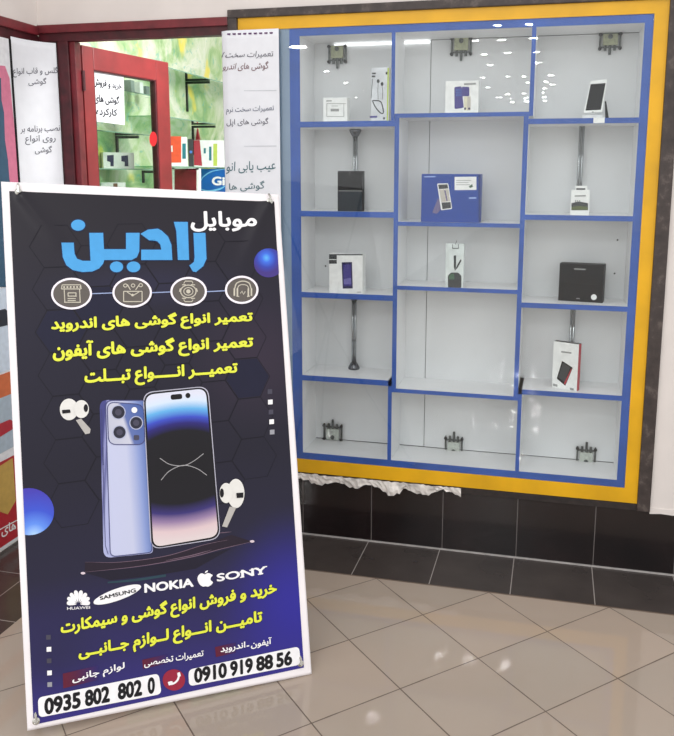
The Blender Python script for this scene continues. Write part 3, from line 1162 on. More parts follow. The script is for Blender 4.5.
# round icons joined by a line
a = Art(b_at(3))
for x0, x1, ya, yb in ((92, 113, 293.8, 293), (151.5, 171, 292.8, 292), (206, 226, 291.8, 290.8)):
    a.poly([(x0, ya - .5), (x1, yb - .5), (x1, yb + .5), (x0, ya + .5)])
a.build('printed_line', ink('pale line', (150, 165, 205)), sheet)
ICON_GROUND = ink('icon ground', (96, 90, 86)); ICON_LINE = ink('icon line', (198, 192, 176)); GLOW = ink('icon rim', (246, 238, 248)); HALO = ink('icon halo', (112, 104, 156))
icons = [(71.5, 293.8, 20, 15.4), (132, 292.6, 19.3, 14.8), (188.4, 291.6, 17.8, 14.1), (241.4, 290.0, 16.3, 13.6)]
for k, (cx, cy, rx, ry) in enumerate(icons):
    a = Art(b_at(4))
    a.poly(ell(cx, cy, rx - 1.2, ry - 1.2, 40))
    ic = a.build('printed_icon', ICON_GROUND, sheet)
    Art(b_at(5)).ring(cx, cy, rx + .4, ry + .4, 2.0, 0, 48).build('icon_rim', GLOW, sheet)
    a = Art(b_at(5))
    S_ = lambda pts, w=.9: a.poly(stroke(pts, w))
    if k == 0:
        q = zz(45, 270, 5.861)
        for p in (((100, 88), (208, 88)), ((96, 112), (212, 112)), ((100, 88), (96, 112)), ((208, 88), (212, 112)), ((112, 112), (116, 190)), ((202, 112), (206, 190)), ((112, 190), (208, 190)), ((134, 135), (182, 135)), ((134, 135), (136, 154)), ((182, 135), (180, 154)), ((132, 154), (186, 154)), ((132, 168), (180, 168)), ((132, 180), (180, 180))):
            S_(q(*p))
        for x in range(112, 212, 19):
            a.poly(q(*ell(x, 101, 6, 6, 10)))
    elif k == 1:
        q = zz(45, 270, 5.861)
        for p in (((460, 126), (568, 126)), ((460, 126), (460, 186)), ((568, 126), (568, 186)), ((460, 186), (568, 186)), ((480, 130), (512, 150)), ((550, 130), (516, 150)), ((500, 118), (482, 86)), ((530, 118), (552, 86))):
            S_(q(*p))
        a.poly(q(*ell(512, 148, 8, 8, 10)))
        for c in ((470, 92), (560, 90), (515, 92)):
            a.ring(*q(c)[0], 2.2, 2.0, .8, 0, 14)
    elif k == 2:
        q = zz(160, 268, 5.861)
        a.ring(*q((165, 138))[0], 8.2, 6.8, 1.0, 0, 24); a.ring(*q((165, 138))[0], 5.0, 4.2, .8, 0, 20); a.poly(q(*ell(165, 138, 13, 12, 14)))
        for p in (((138, 92), (146, 78), (186, 78), (192, 92)), ((138, 186), (146, 198), (186, 198), (192, 186)), ((128, 100), (150, 98)), ((180, 98), (204, 100)), ((128, 178), (150, 180)), ((180, 180), (204, 178)), ((112, 140), (118, 120)), ((218, 140), (212, 120))):
            S_(q(*p))
    else:
        q = zz(160, 268, 5.861)
        S_(q(*curve([(436, 120), (448, 90), (484, 78), (520, 90), (532, 120)])), 1.1)
        S_(q(*curve([(452, 120), (462, 104), (484, 98), (508, 104), (518, 120)])), .8)
        for x in (434, 452, 516, 534):
            S_(q((x, 120), (x, 164)), 1.6)
        for p in (((470, 150), (478, 136), (488, 156), (498, 138)), ((446, 166), (462, 168)), ((508, 168), (524, 166))):
            S_(q(*p))
    a.build('icon_drawing', ICON_LINE, ic)


def yellow(s, quad, bold=.042):
    Art(b_at(5)).text(s, quad, bold).build('printed_lettering', I_YELLOW, sheet)
    dx = 0
    Art(b_at(4)).text(s, quad, bold, grow=bold + .028).build('lettering_outline', I_OUT, sheet)


yellow('تعمیر انواع گوشی های اندروید', [(51, 316.5), (252.5, 310), (51, 335.3), (252.5, 326)])
yellow('تعمیر انواع گوشی های آیفون', [(52.7, 341.5), (253, 334.5), (52.7, 364.5), (253, 352)])
yellow('تعمیـــر انـــــواع تبـــلت', [(84.4, 369.5), (237.3, 361.5), (84.4, 389.5), (237.3, 378)])
yellow('خرید و فروش انواع گوشی و سیمکارت', [(60.7, 619.5), (276.5, 579.5), (60.7, 639), (276.5, 598)])
yellow('تامیـــن انـــواع لــوازم جــانبــی', [(78.5, 645.5), (262, 609.5), (78.5, 662.5), (262, 627)])

# phone seen from the back
C_, D_, E_ = zz(50, 380, 6.127), zz(150, 380, 6.127), zz(90, 460, 3.965)


def uv_grad(name, axis_px0, axis_px1, stops, rough=.42):
    """colour runs from one px point to another on the banner"""
    k = NT(name)
    uvv, U, V = k.uv()
    p, q_ = b_uv(*axis_px0), b_uv(*axis_px1)
    dx, dy = q_[0] - p[0], q_[1] - p[1]
    L2 = dx * dx + dy * dy
    t = k.math('ADD', k.math('MULTIPLY', k.math('SUBTRACT', U, p[0]), dx / L2), k.math('MULTIPLY', k.math('SUBTRACT', V, p[1]), dy / L2))
    k.l(k.ramp(t, stops), k.bsdf.inputs['Base Color'])
    k.bsdf.inputs['Roughness'].default_value = rough
    k.bsdf.inputs['Specular IOR Level'].default_value = .22
    return k.m


a = Art(b_at(3), UVB)
a.poly(rounded([(99.5, 400), (146, 400), (153, 553), (103.5, 558)], [8, 5, 4, 8]))
back = a.build('printed_phone_back', uv_grad('phone frame', (100, 480), (108, 480), [(0, (70, 72, 130)), (.3, (150, 152, 200)), (.6, (96, 98, 150)), (1, (170, 174, 214))]), sheet)
a = Art(b_at(4), UVB)
a.poly(rounded([(106, 401), (146, 401), (152, 552), (110.5, 556)], [7, 5, 4, 6]))
a.build('phone_back_panel', uv_grad('phone back', (106, 480), (150, 474), [(0, (190, 194, 222)), (.5, (190, 194, 220)), (.78, (136, 152, 202)), (1, (74, 100, 166))]), back)
a = Art(b_at(5), UVB)
a.poly(rounded([(107, 402), (143.5, 404.5), (145, 444.5), (108.5, 444.5)], 8, 6))
a.build('camera_block', uv_grad('camera block', (110, 428), (144, 416), [(0, (186, 188, 206)), (.40, (196, 197, 212)), (.5, (96, 112, 168)), (1, (70, 94, 158))]), back)
a = Art(b_at(6))
blk = rounded([(107, 402), (143.5, 404.5), (145, 444.5), (108.5, 444.5)], 8, 6)
a.poly(stroke(blk + blk[:1], .9))
pan = rounded([(105.2, 400.4), (146, 400.4), (152, 552), (110.2, 556.6)], [7, 5, 4, 6])
a.poly(stroke(pan + pan[:1], .8)); a.poly(stroke([(101.4, 409), (105.2, 545), (108, 554)], .6)); a.poly(stroke([(102.6, 447), (103.1, 465)], 1.2))
a.build('phone_outline', ink('phone line', (70, 72, 118)), back)
a = Art(b_at(6))
for (cx, cy, r) in ((118.2, 412.2, 7.3), (119.4, 432.2, 7.0), (136, 422.8, 6.8)):
    a.ring(cx, cy, r, r, .9, 0); a.poly(ell(cx, cy, r - .9, r - .9), 1); a.poly(ell(cx, cy, r * .45, r * .45), 2)
a.poly(ell(134.2, 410, 2.9, 2.9), 3); a.poly(rounded([(133.5, 435), (139, 435), (139, 440), (133.5, 440)], 1.5), 2)
a.build('printed_lenses', [ink('lens rim', (176, 180, 206)), ink('lens', (44, 44, 58)), ink('lens core', (72, 70, 88)), I_WHITE], back)

# phone seen from the front
outer = [(142.5, 392.3), (208, 385.8), (220.5, 538.5), (150.6, 549.5)]


def inset(qd, w):
    c = sum((Vector(p) for p in qd), Vector((0, 0))) / 4
    out = []
    for p in qd:
        d = Vector(p) - c
        out.append((c.x + d.x - math.copysign(w, d.x), c.y + d.y - math.copysign(w, d.y)))
    return out


front = Art(b_at(6)).poly(rounded(outer, 11, 7)).build('printed_phone_front', ink('silver rim', (184, 182, 198)), sheet)
Art(b_at(7)).poly(rounded(inset(outer, .9), 10.5, 7)).build('phone_bezel', I_BLACK, front)


def screen_material():
    k = NT('phone screen print')
    uvv, U, V = k.uv()
    c = b_uv(182, 462)
    top = b_uv(178, 394)
    bot = b_uv(186, 544)
    du, dv = k.math('SUBTRACT', U, c[0]), k.math('SUBTRACT', V, c[1])
    r = k.math('SQRT', k.math('ADD', k.math('MULTIPLY', k.math('MULTIPLY', du, du), .40), k.math('MULTIPLY', dv, dv)))
    tu = k.math('DIVIDE', r, top[1] - c[1])
    td = k.math('DIVIDE', r, c[1] - bot[1])
    up = k.ramp(tu, [(0, (24, 22, 26)), (.46, (26, 24, 30)), (.57, (44, 38, 112)), (.66, (62, 78, 190)), (.78, (100, 172, 224)), (.9, (206, 220, 238)), (1, (214, 216, 232))])
    dn = k.ramp(td, [(0, (24, 22, 26)), (.50, (26, 24, 30)), (.62, (58, 50, 112)), (.72, (148, 124, 160)), (.83, (214, 190, 194)), (1, (216, 206, 206))])
    s = k.math('GREATER_THAN', dv, 0)
    k.l(k.mix(s, dn, up), k.bsdf.inputs['Base Color'])
    k.bsdf.inputs['Roughness'].default_value = .42
    k.bsdf.inputs['Specular IOR Level'].default_value = .22
    return k.m


Art(b_at(8), UVB).poly(rounded(inset(outer, 2.6), 9, 7)).build('phone_screen', screen_material(), front)
a = Art(b_at(9))
a.poly(rounded(D_((124, 90), (194, 84), (196, 116), (126, 122)), 2.4)); a.poly(D_(*ell(230, 95, 15, 16)))
a.build('phone_notch', I_BLACK, front)
a = Art(b_at(9))
a.poly(stroke(D_(*curve([(58, 478), (120, 516), (200, 524), (262, 498), (326, 450)])), .7))
a.poly(stroke(D_(*curve([(66, 612), (118, 556), (200, 522), (282, 540), (346, 582)])), .7))
a.build('screen_strokes', ink('stroke', (160, 158, 160)), front)

# earbuds
EB = ink('earbud white', (222, 220, 216)); EBS = ink('earbud grey', (178, 174, 170))
a = Art(b_at(4))
a.poly(C_(*ell(116, 180, 56, 66)), 0)
eb = a.build('printed_earbud', EB, sheet)
a = Art(b_at(5)); a.poly(C_((158, 246), (190, 236), (248, 300), (244, 326), (216, 332))); a.build('earbud_stem', EBS, eb)
a = Art(b_at(6)); a.poly(C_(*ell(192, 178, 46, 55))); a.build('earbud_bud', EB, eb)
a = Art(b_at(7)); a.poly(rounded(C_((72, 184), (122, 180), (126, 200), (76, 206)), .8)); a.poly(C_(*ell(219, 172, 13, 24))); a.build('earbud_openings', I_BLACK, eb)
a = Art(b_at(7)); a.poly(E_(*ell(577, 132, 34, 58)))
eb = a.build('printed_earbud', EB, sheet)
a = Art(b_at(8)); a.poly(E_((552, 184), (578, 188), (542, 266), (522, 262))); a.build('earbud_stem', EBS, eb)
a = Art(b_at(9)); a.poly(E_(*ell(538, 130, 26, 40))); a.build('earbud_bud', EB, eb)
a = Art(b_at(10)); a.poly(E_((578, 130), (606, 128), (606, 148), (580, 150))); a.poly(E_(*ell(521, 130, 8, 18))); a.build('earbud_openings', I_BLACK, eb)

# podium under the phones
a = Art(b_at(2))
a.poly(E_(*(curve([(-20, 405), (120, 404), (300, 378), (450, 336), (560, 296)]) + curve([(640, 322), (520, 352), (400, 384), (200, 420), (-20, 446)]))), 0)
a.poly(E_(*(curve([(-20, 446), (200, 424), (400, 388), (560, 350)]) + curve([(420, 430), (260, 456), (80, 476)]))), 1)
pod = a.build('printed_podium', [ink('podium plum', (38, 29, 42)), ink('podium shade', (30, 26, 42))], sheet)
a = Art(b_at(3))
for pts, w in (([(-20, 404), (120, 404), (300, 380), (450, 336), (548, 316)], .6), ([(-20, 444), (200, 420), (400, 384), (520, 352), (648, 322)], .8), ([(300, 398), (400, 378), (480, 356)], .9), ([(500, 290), (560, 284)], .7)):
    a.poly(stroke(E_(*curve(pts)), w, True))
a.poly(E_(*ell(642, 322, 9, 5)), 1); a.poly(E_(*ell(-28, 448, 9, 5)), 1)
a.build('podium_lines', [ink('podium line', (116, 94, 110)), ink('podium spark', (214, 196, 206))], pod)
a = Art(b_at(3)); a.poly(E_(*(curve([(70, 482), (180, 470), (300, 452)]) + curve([(300, 462), (180, 480), (70, 488)])))); a.build('podium_glint', ink('podium teal', (42, 66, 78)), pod)

# maker marks
F_, G_ = zz(55, 565, 6.127), zz(160, 555, 5.617)
a = Art(b_at(4))
for k in range(8):
    ang = math.radians(180 - 10 - k * 160 / 7)
    cx, cy = 143, 242
    d = Vector((math.cos(ang), -math.sin(ang))); n_ = Vector((-d.y, d.x))
    Lp = 68 + 22 * math.sin(math.radians(10 + k * 160 / 7))
    pts = []
    for t, w in ((.16, 0), (.45, 8), (.75, 13), (.93, 11), (1, 4), (1, -4), (.93, -11), (.75, -13), (.45, -8)):
        pts.append((cx + d.x * Lp * t + n_.x * w, cy + d.y * Lp * t + n_.y * w))
    a.poly(F_(*pts))
a.text('HUAWEI', F_((74, 256), (214, 250), (74, 274), (214, 266)), .01, shape=False)
a.build('printed_mark', I_WHITE, sheet)
mk = Art(b_at(4)).poly(ell(117.2, 594.3, 25.2, 5.9, 40, rot=-19.5)).build('printed_mark', I_WHITE, sheet)
Art(b_at(5)).text('SAMSUNG', F_((272, 192), (492, 140), (276, 214), (496, 164)), .03, shape=False).build('mark_lettering', I_BLACK, mk)
Art(b_at(4)).text('NOKIA', [(144, 583.5), (193.3, 577.6), (144.3, 592.8), (193.6, 586.4)], .04, shape=False).build('printed_mark', I_WHITE, sheet)
a = Art(b_at(4))
a.poly(G_(*curve([(250, 108), (268, 100), (286, 106), (294, 114), (284, 126), (284, 140), (296, 152), (284, 168), (268, 176), (254, 174), (240, 176), (224, 166), (212, 146), (210, 124), (222, 106), (236, 102), (250, 108)], 4)[:-1]))
a.poly(G_((250, 102), (254, 90), (268, 84), (266, 94)))
a.build('printed_mark', I_WHITE, sheet)
a = Art(b_at(4))
a.text('SONY', [(216.2, 573.6), (266, 565.8), (216.6, 581.6), (266.6, 573.6)], .03, shape=False)
a.poly(G_((446, 92), (470, 88), (470, 94), (446, 98))); a.poly(G_((448, 122), (472, 118), (472, 124), (448, 128))); a.poly(G_((500, 82), (520, 79), (520, 85), (500, 88)))
a.poly(G_((526, 75), (552, 71), (552, 77), (526, 81))); a.poly(G_((574, 64), (600, 60), (600, 66), (574, 70))); a.poly(G_((548, 104), (578, 99), (578, 106), (548, 111)))
a.build('printed_mark', I_WHITE, sheet)

# red tabs with small captions
H_, J_ = zz(25, 640, 4.493), zz(155, 625, 4.2125)
for poly, g0, g1 in ((H_((170, 150), (330, 112), (330, 178), (172, 216)), (63, 680), (99, 672)), (H_((526, 88), (640, 62), (640, 104), (530, 128)), (142, 664), (168, 658)), (J_((252, 92), (340, 72), (340, 116), (256, 134)), (215, 652), (238, 647))):
    Art(b_at(3), UVB).poly(poly).build('printed_tab', uv_grad('red tab', g0, g1, [(0, (98, 30, 50)), (.35, (84, 32, 62)), (1, (46, 40, 100))]), sheet)
a = Art(b_at(5))
a.text('لوازم جانبی', [(72.3, 674.5), (124.5, 661.5), (72.3, 685), (124.5, 671)], .025)
a.text('تعمیرات تخصصی', [(144, 659.5), (203.3, 649), (144, 668), (203.3, 657.5)], .02)
a.text('آیفون', [(250.6, 640.2), (271.3, 636.6), (250.6, 649), (271.3, 645.2)], .025); a.text('اندروید', [(220.3, 645.6), (245, 641), (220.3, 653.8), (245, 649)], .025)
a.poly([(246.3, 645.2), (248.9, 644.8), (248.9, 646), (246.3, 646.4)])
a.build('caption_lettering', I_WHITE, sheet)

# telephone numbers
for poly, parts in (([(37.8, 697.2), (158.6, 673), (161.4, 693.6), (38.8, 717.2)],
                     [('0935', (44, 698, 80.5, 690.8, 44.5, 714.8, 80.8, 707.3)), ('802', (84.5, 690, 109.5, 684.9, 85, 706.5, 109.8, 701.6)), ('802', (117.5, 683.4, 141.8, 678.6, 117.8, 699.8, 142, 695.2)), ('0', (147.3, 677.4, 154.6, 676, 147.6, 694.2, 154.8, 692.8))]),
                    ([(188.2, 669.3), (298.8, 646), (300.4, 664.3), (188.8, 686)],
                     [('0910', (193.6, 668, 226.4, 661.8, 194, 683.2, 226.8, 677)), ('919', (229.6, 661, 252.4, 657, 230, 676.4, 252.8, 672)), ('88', (255.6, 656.4, 272.6, 653.4, 256, 671.3, 273, 668.2)), ('56', (275.6, 652.8, 291.6, 649.8, 276, 667.6, 292, 664.6))])):
    pl_ = Art(b_at(4)).poly(rounded(poly, 5)).build('number_plate', I_WHITE, sheet)
    a = Art(b_at(5))
    for s, c in parts:
        a.text(s, [(c[0], c[1]), (c[2], c[3]), (c[4], c[5]), (c[6], c[7])], .045, shape=False)
    a.build('number_lettering', I_BLACK, pl_)
rc = Art(b_at(4)).poly(ell(173.7, 679.6, 11.2, 10.6, 36)).build('call_badge', I_RED, sheet)
a = Art(b_at(5))
a.poly(stroke(J_(*curve([(58, 248), (78, 244), (94, 230), (102, 204)])), 1.9))
a.poly(rounded(J_((52, 238), (72, 234), (76, 246), (58, 254)), 1.0)); a.poly(rounded(J_((92, 200), (104, 196), (108, 214), (96, 218)), 1.0))
a.build('call_handset', I_WHITE, rc)

# small squares
for mats, rows in (((I_WHITE, I_GREY, I_DIM), ((269.7, 391.6, 2), (270.1, 402, 0), (270.7, 412, 2), (271.4, 421.7, 0), (271.9, 432, 1))), ((I_WHITE, I_GREY, I_DIM), ((48.4, 637, 2), (48.9, 649, 0), (49.1, 660.5, 2), (49.5, 672.6, 0), (49.7, 684.2, 1)))):
    a = Art(b_at(3))
    for x, y, mi in rows:
        a.poly([(x - 2.3, y - 2.2), (x + 2.3, y - 2.5), (x + 2.3, y + 2.2), (x - 2.3, y + 2.5)], mi)
    a.build('printed_squares', list(mats), sheet)

# corner clips, stand behind
SILVER = M('silver clip', (186, 184, 178), 0.25, 0.8, var=.1, scale=90)
hub = BP0 + BU * .44 + BV * .80 + BN * .060
corners = [(18.5, 192), (268.8, 202), (300.6, 663.5), (36, 721)]
for px, py in corners:
    p = b_at(0)(px, py)
    m = MB(); m.lathe(p + BN * .004, -BN, [(.001, 0), (.011, 0), (.011, .006), (.006, .008), (.006, .016), (.001, .017)], seg=14)
    m.tube([p - BN * .010 - BV * .004, p - BN * .010 + BV * .016, p + BN * .004 + BV * .026], .004, seg=8)
    m.build('corner_clip', SILVER, banner, smooth=False)
    m = MB(); m.tube([hub, hub.lerp(p, .5) + BN * .012, p + BN * .006], .006, seg=10)
    m.build('stand_arm', BLACK, banner, smooth=True)
m = MB(); m.lathe(hub - BN * .02, BN, [(.001, 0), (.028, 0), (.030, .03), (.022, .05), (.001, .052)], seg=16); m.build('stand_hub', BLACK, banner, smooth=True)
foot = hub + BN * .32; foot.z = .006
m = MB(); m.tube([hub + BN * .02, foot], .007, seg=10); m.build('rear_leg', BLACK, banner, smooth=True)
m = MB(); m.lathe((foot.x, foot.y, 0), (0, 0, 1), [(.001, 0), (.014, 0), (.012, .02), (.001, .022)], seg=12); m.build('rubber_foot', BLACK, banner)
# ------------------------------------------------------------------ paper strips and the shop behind the door
def strip_paper(name, label, path, z0, z1, lines, waves=0.0):
    """hanging paper following a plan path [(x, y)...]; lines: (text, quad px, bold, material)"""
    P = [Vector(p) for p in path]
    acc = [0]
    for i in range(1, len(P)):
        acc.append(acc[-1] + (P[i] - P[i - 1]).length)

    def at(t):
        d = t * acc[-1]
        for i in range(1, len(P)):
            if d <= acc[i] or i == len(P) - 1:
                s = (d - acc[i - 1]) / (acc[i] - acc[i - 1])
                return P[i - 1].lerp(P[i], s)
    nu, nv = 40, 30
    mid = at(.5)
    r = thing(name, label, 'paper notice', (mid.x, mid.y, z0))
    m = MB()
    for j in range(nv + 1):
        for i in range(nu + 1):
            p = at(i / nu)
            m.v.append(Vector((p.x, p.y, z0 + (z1 - z0) * j / nv))); m.uv.append((0, 0))
    for j in range(nv):
        for i in range(nu):
            k = j * (nu + 1) + i
            m.f.append([k, k + 1, k + nu + 2, k + nu + 1]); m.m.append(0)
    sh = m.build('paper_sheet', WHITE_PAPER, r, smooth=True)
    md = sh.modifiers.new('thick', 'SOLIDIFY'); md.thickness = .0012; md.offset = -1

    def fn(px, py):
        d = ray(px, py)
        best = None
        for i in range(1, len(P)):          # ray against every vertical facet of the path
            e = P[i] - P[i - 1]
            n = Vector((e.y, -e.x, 0))
            q0 = Vector((P[i - 1].x, P[i - 1].y, 0))
            dn = d.dot(n)
            if abs(dn) < 1e-9:
                continue
            t = (q0 - CAMPOS).dot(n) / dn
            X = CAMPOS + d * t
            s = (Vector((X.x, X.y)) - P[i - 1]).dot(e) / e.length_squared
            lo = -1e9 if i == 1 else -1e-6
            hi = 1e9 if i == len(P) - 1 else 1 + 1e-6
            if lo <= s <= hi and t > 0:
                if best is None or t < best[0]:
                    best = (t, X)
        return best[1] - d.normalized() * .0015
    return r, sh, fn


INKS = {'grey': ink('notice grey', (84, 84, 96)), 'rust': ink('notice rust', (112, 74, 78)), 'teal': ink('notice teal', (62, 104, 112)), 'blue': ink('notice blue', (92, 100, 120)), 'purple': ink('notice purple', (98, 66, 104)), 'crease_shade': ink('crease_shade', (196, 198, 204))}
path = [(-.778, .797), (-.752, .7835), (-.735, .7812), (-.70, .781), (-.512, .781)]
r, sh, fn = strip_paper('paper_strip', 'long white paper strip of Persian repair offers hanging on the left edge of the showcase', path, 1.25, 2.277, [])
for s, qd, c in (('تعمیرات سخت ا', [(224, 52), (273.3, 50.6), (220, 59.5), (273.3, 58)], 'grey'), ('گوشی های اندرو', [(225, 62.5), (268.5, 61), (222, 71.5), (268.5, 70.5)], 'rust'),
                 ('تعمیرات سخت نرم', [(226, 107), (274, 105), (226, 115), (274, 113)], 'blue'), ('گوشی های اپل', [(226.5, 118.5), (268.5, 117.5), (226.5, 127), (268.5, 126)], 'grey'),
                 ('عیب یابی انو', [(227, 162), (275.6, 160), (226, 174), (275.6, 172)], 'teal'), ('گوشی ها', [(229, 182.5), (264.5, 180.5), (229, 192), (264.5, 190.5)], 'teal')):
    Art(fn).text(s, qd, .004).build('notice_lettering', INKS[c], sh)
a = Art(fn)
for y0 in (90.5, 146):
    a.poly([(244, y0), (276.5, y0 - .4), (276.5, y0 + .4), (244, y0 + .5)])
a.build('crease_shade_lines', INKS['crease_shade'], sh)  # flat grey lines paint the shade of folds in the paper
a = Art(fn)
for k in range(9):
    x0 = 227 + k * 5.3
    a.poly([(x0, 33.4 - k * .15), (x0 + 3.6, 33.2 - k * .15), (x0 + 3.2, 35.2 - k * .18), (x0 + .4, 35 - k * .15)])
a.build('printed_edge', INKS['purple'], sh)

path = []
p0, p1, p2 = Vector((-1.672, .585)), Vector((-1.668, .742)), Vector((-1.588, .790))
for k in range(13):
    t = k / 12
    path.append(tuple(p0 * (1 - t) ** 2 + p1 * 2 * t * (1 - t) + p2 * t * t))
r, sh, fn = strip_paper('paper_strip', 'curved white paper strip of Persian phone services in the corner left of the door', path, 1.25, 2.255, [])
for s, qd in (('گلس و قاب انواع', [(13, 67), (58, 66.5), (13, 77.5), (58, 76)]), ('گوشی', [(28.5, 78), (46.5, 77.5), (28.5, 86), (46.5, 85.5)]),
              ('نصب برنامه بر', [(20.5, 126), (60, 124.5), (20.5, 134), (60, 132.5)]), ('روی انواع', [(25.3, 135.5), (55.6, 134.5), (25.3, 145), (55.6, 144)]), ('گوشی', [(35, 146), (52, 145.5), (35, 154.5), (52, 154)])):
    Art(fn).text(s, qd, .004).build('notice_lettering', INKS['grey'], sh)

# ---- shop interior
def wallpaper():
    k = NT('painted leaf wallpaper')
    pv, X, Y, Z = k.pos()
    n1 = k.noise(2.6, 5.0, pv, .62)
    n1.inputs['Distortion'].default_value = 1.6
    base = k.ramp(n1.outputs[0], [(0.24, (92, 146, 118)), (0.37, (142, 178, 122)), (0.46, (176, 198, 150)), (0.54, (200, 210, 182)), (0.64, (220, 222, 206)), (0.80, (140, 184, 156))])
    n2 = k.noise(3.4, 3.0, pv, .5)
    yl = k.n('ShaderNodeMapRange'); k.l(n2.outputs[0], yl.inputs[0]); yl.inputs[1].default_value = .60; yl.inputs[2].default_value = .66
    base = k.mix(k.math('MULTIPLY', yl.outputs[0], .8), base, lin((236, 214, 70)))
    n3 = k.noise(7.0, 4.0, pv, .6); n3.inputs['Distortion'].default_value = 2.5
    st = k.n('ShaderNodeMapRange'); k.l(n3.outputs[0], st.inputs[0]); st.inputs[1].default_value = .60; st.inputs[2].default_value = .64
    base = k.mix(k.math('MULTIPLY', st.outputs[0], .5), base, lin((96, 176, 170)))
    k.l(base, k.bsdf.inputs['Base Color'])
    k.bsdf.inputs['Roughness'].default_value = 0.6
    return k.m


b = MB(); b.box(-1.86, -1.75, YW + .06, 3.3, 0, 3.0)
tag(b.build('wall_shop_left', wallpaper()), kind='structure')
b = MB(); b.box(-1.75, 1.6, 3.2, 3.3, 0, 3.0)
tag(b.build('wall_shop_back', M('shop back wall', (206, 214, 196), .7)), kind='structure')
b = MB(); b.box(-1.75, 1.6, YW + .12, 3.2, -.06, 0)
tag(b.build('floor_shop', M('shop floor', (150, 140, 130), .3)), kind='structure')

# ---- door leaf, open inwards
TH = math.radians(79.4)
DH = Vector((-1.502, .870, 0)); DD = Vector((math.cos(TH), math.sin(TH), 0)); DN = Vector((-DD.y, DD.x, 0))
dfn = plane_fn((DH.x, DH.y, 1.5), TH, .0)
door = bpy.data.objects.new('door_1', None); COL.objects.link(door); door.location = DH
tag(door, kind='structure')


def dpt(s, n_, z):
    return DH + DD * s + DN * n_ + Vector((0, 0, z))


def dbox(m, s0, s1, n0, n1, z0, z1, mi=0):
    k = len(m.v)
    m.box(s0, s1, n0, n1, z0, z1, mi, bev=.004)
    for i in range(k, len(m.v)):
        v = m.v[i]; m.v[i] = dpt(v.x, v.y, v.z)


RED_DOOR = M('red painted door frame', (134, 42, 44), .36, var=.08, scale=9)
m = MB()
dbox(m, -.005, .068, 0, .045, .012, 2.256); dbox(m, .535, .640, 0, .045, .012, 2.256)
dbox(m, .068, .535, 0, .045, 2.152, 2.256); dbox(m, .068, .535, 0, .045, .012, .20)
m.build('door_frame', RED_DOOR, door)
m = MB(); dbox(m, .066, .076, .004, .04, .2, 2.152, 0); dbox(m, .526, .537, .004, .04, .2, 2.152, 0); dbox(m, .068, .535, .004, .04, 2.146, 2.154, 0)
m.build('glazing_bead', MAROON_DARK_AND_SHADE, door)
m = MB(); dbox(m, .068, .535, .018, .022, .19, 2.155); m.build('glass_pane', glass_material('door glass', (246, 250, 247)), door)
m = MB(); m.tube([dpt(.59, -.004, 1.02), dpt(.59, -.05, 1.02), dpt(.49, -.055, 1.02)], .009); m.build('door_handle', CHROME, door, smooth=True)
m = MB()
for z in (.35, 1.25, 2.05):
    m.tube([dpt(-.008, -.004, z), dpt(-.008, -.004, z + .09)], .008)
m.build('hinge', MAROON_DARK_AND_SHADE, door)
Art(plane_fn(DH, TH, .0012)).poly(ell(153, 139, 3.8, 7.4)).build('round_sticker', ink('sticker red', (186, 34, 40)), door)
dg = plane_fn(dpt(.3, .016, 1.5), TH, .0)
rn = thing('paper_notice', 'small white paper with three handwritten lines taped inside the red door glass', 'paper notice', dg(108, 121))
m = MB(); m.prism([(91.5, 66.5), (123.5, 75), (124.5, 125), (93, 121)], dg, DN * -.0008)
nt = m.build('paper_sheet', WHITE_PAPER, rn)
dg2 = plane_fn(dpt(.3, .016, 1.5), TH, .0022)
a = Art(dg2)
for s, qd in (('خرید و فروش', [(93, 77), (121.5, 83), (93, 87), (121.5, 91)]), ('گوشی های', [(94, 92.5), (119, 96), (94, 104), (119, 106)]), ('کارکرده', [(96, 107), (117, 109), (96, 117), (117, 118)])):
    a.text(s, qd, .03)
a.build('notice_lettering', ink('notice black', (40, 40, 48)), nt)

# ---- glass shelves on the wallpapered wall
SHELF_GLASS = glass_material('shelf glass', (206, 232, 216), 2.0)
SHELF_EDGE = M('shelf glass edge', (120, 156, 136), .2)
BRACKET = M('black bracket', (22, 30, 26), .4)
XW = -1.75


def glass_shelf(label, y0, y1, z, xe, brackets, leg=.20):
    r = thing('glass_shelf', label, 'shelf', (XW, (y0 + y1) / 2, z), 'glass shelves in the shop')
    m = MB(); m.box(XW, xe, y0, y1, z - .006, z); m.build('glass_board', SHELF_GLASS, r)
    m = MB(); m.box(xe, xe + .002, y0, y1, z - .006, z); m.build('front_edge', SHELF_EDGE, r)
    for y in brackets:
        m = MB()
        m.box(XW, xe - .03, y - .008, y + .008, z - .022, z - .007, bev=.002)
        m.box(XW, XW + .012, y - .008, y + .008, z - leg, z - .007, bev=.002)
        m.build('bracket', BRACKET, r)
    return r


ZA = on_axis(200, 76, 0, -1.55).z; ZB = on_axis(188, 119.5, 0, -1.55).z; ZC = 1.714; ZD = on_axis(120, 132, 0, -1.58).z; ZE = on_axis(118, 168.5, 0, -1.58).z
yb = on_axis(186, 90, 0, XW).y
glass_shelf('glass shelf highest on the green wall with one black bracket', 1.74, 3.1, ZA, -1.55, (yb,))
glass_shelf('glass shelf in the middle of the green wall, above the red and white cartons', 1.70, 2.48, ZB, -1.55, (on_axis(192, 130, 0, XW).y,))
glass_shelf('glass shelf carrying the red and white cartons', 1.72, 3.1, ZC, -1.52, (2.95,), .08)
glass_shelf('upper glass shelf seen through the door glass, nothing on it', .96, 1.68, ZD, -1.58, (on_axis(116, 140, 0, XW).y,), .12)
glass_shelf('lower glass shelf seen through the door glass with a phone carton', .96, 1.66, ZE, -1.58, (on_axis(116, 175, 0, XW).y + .3,), .08)

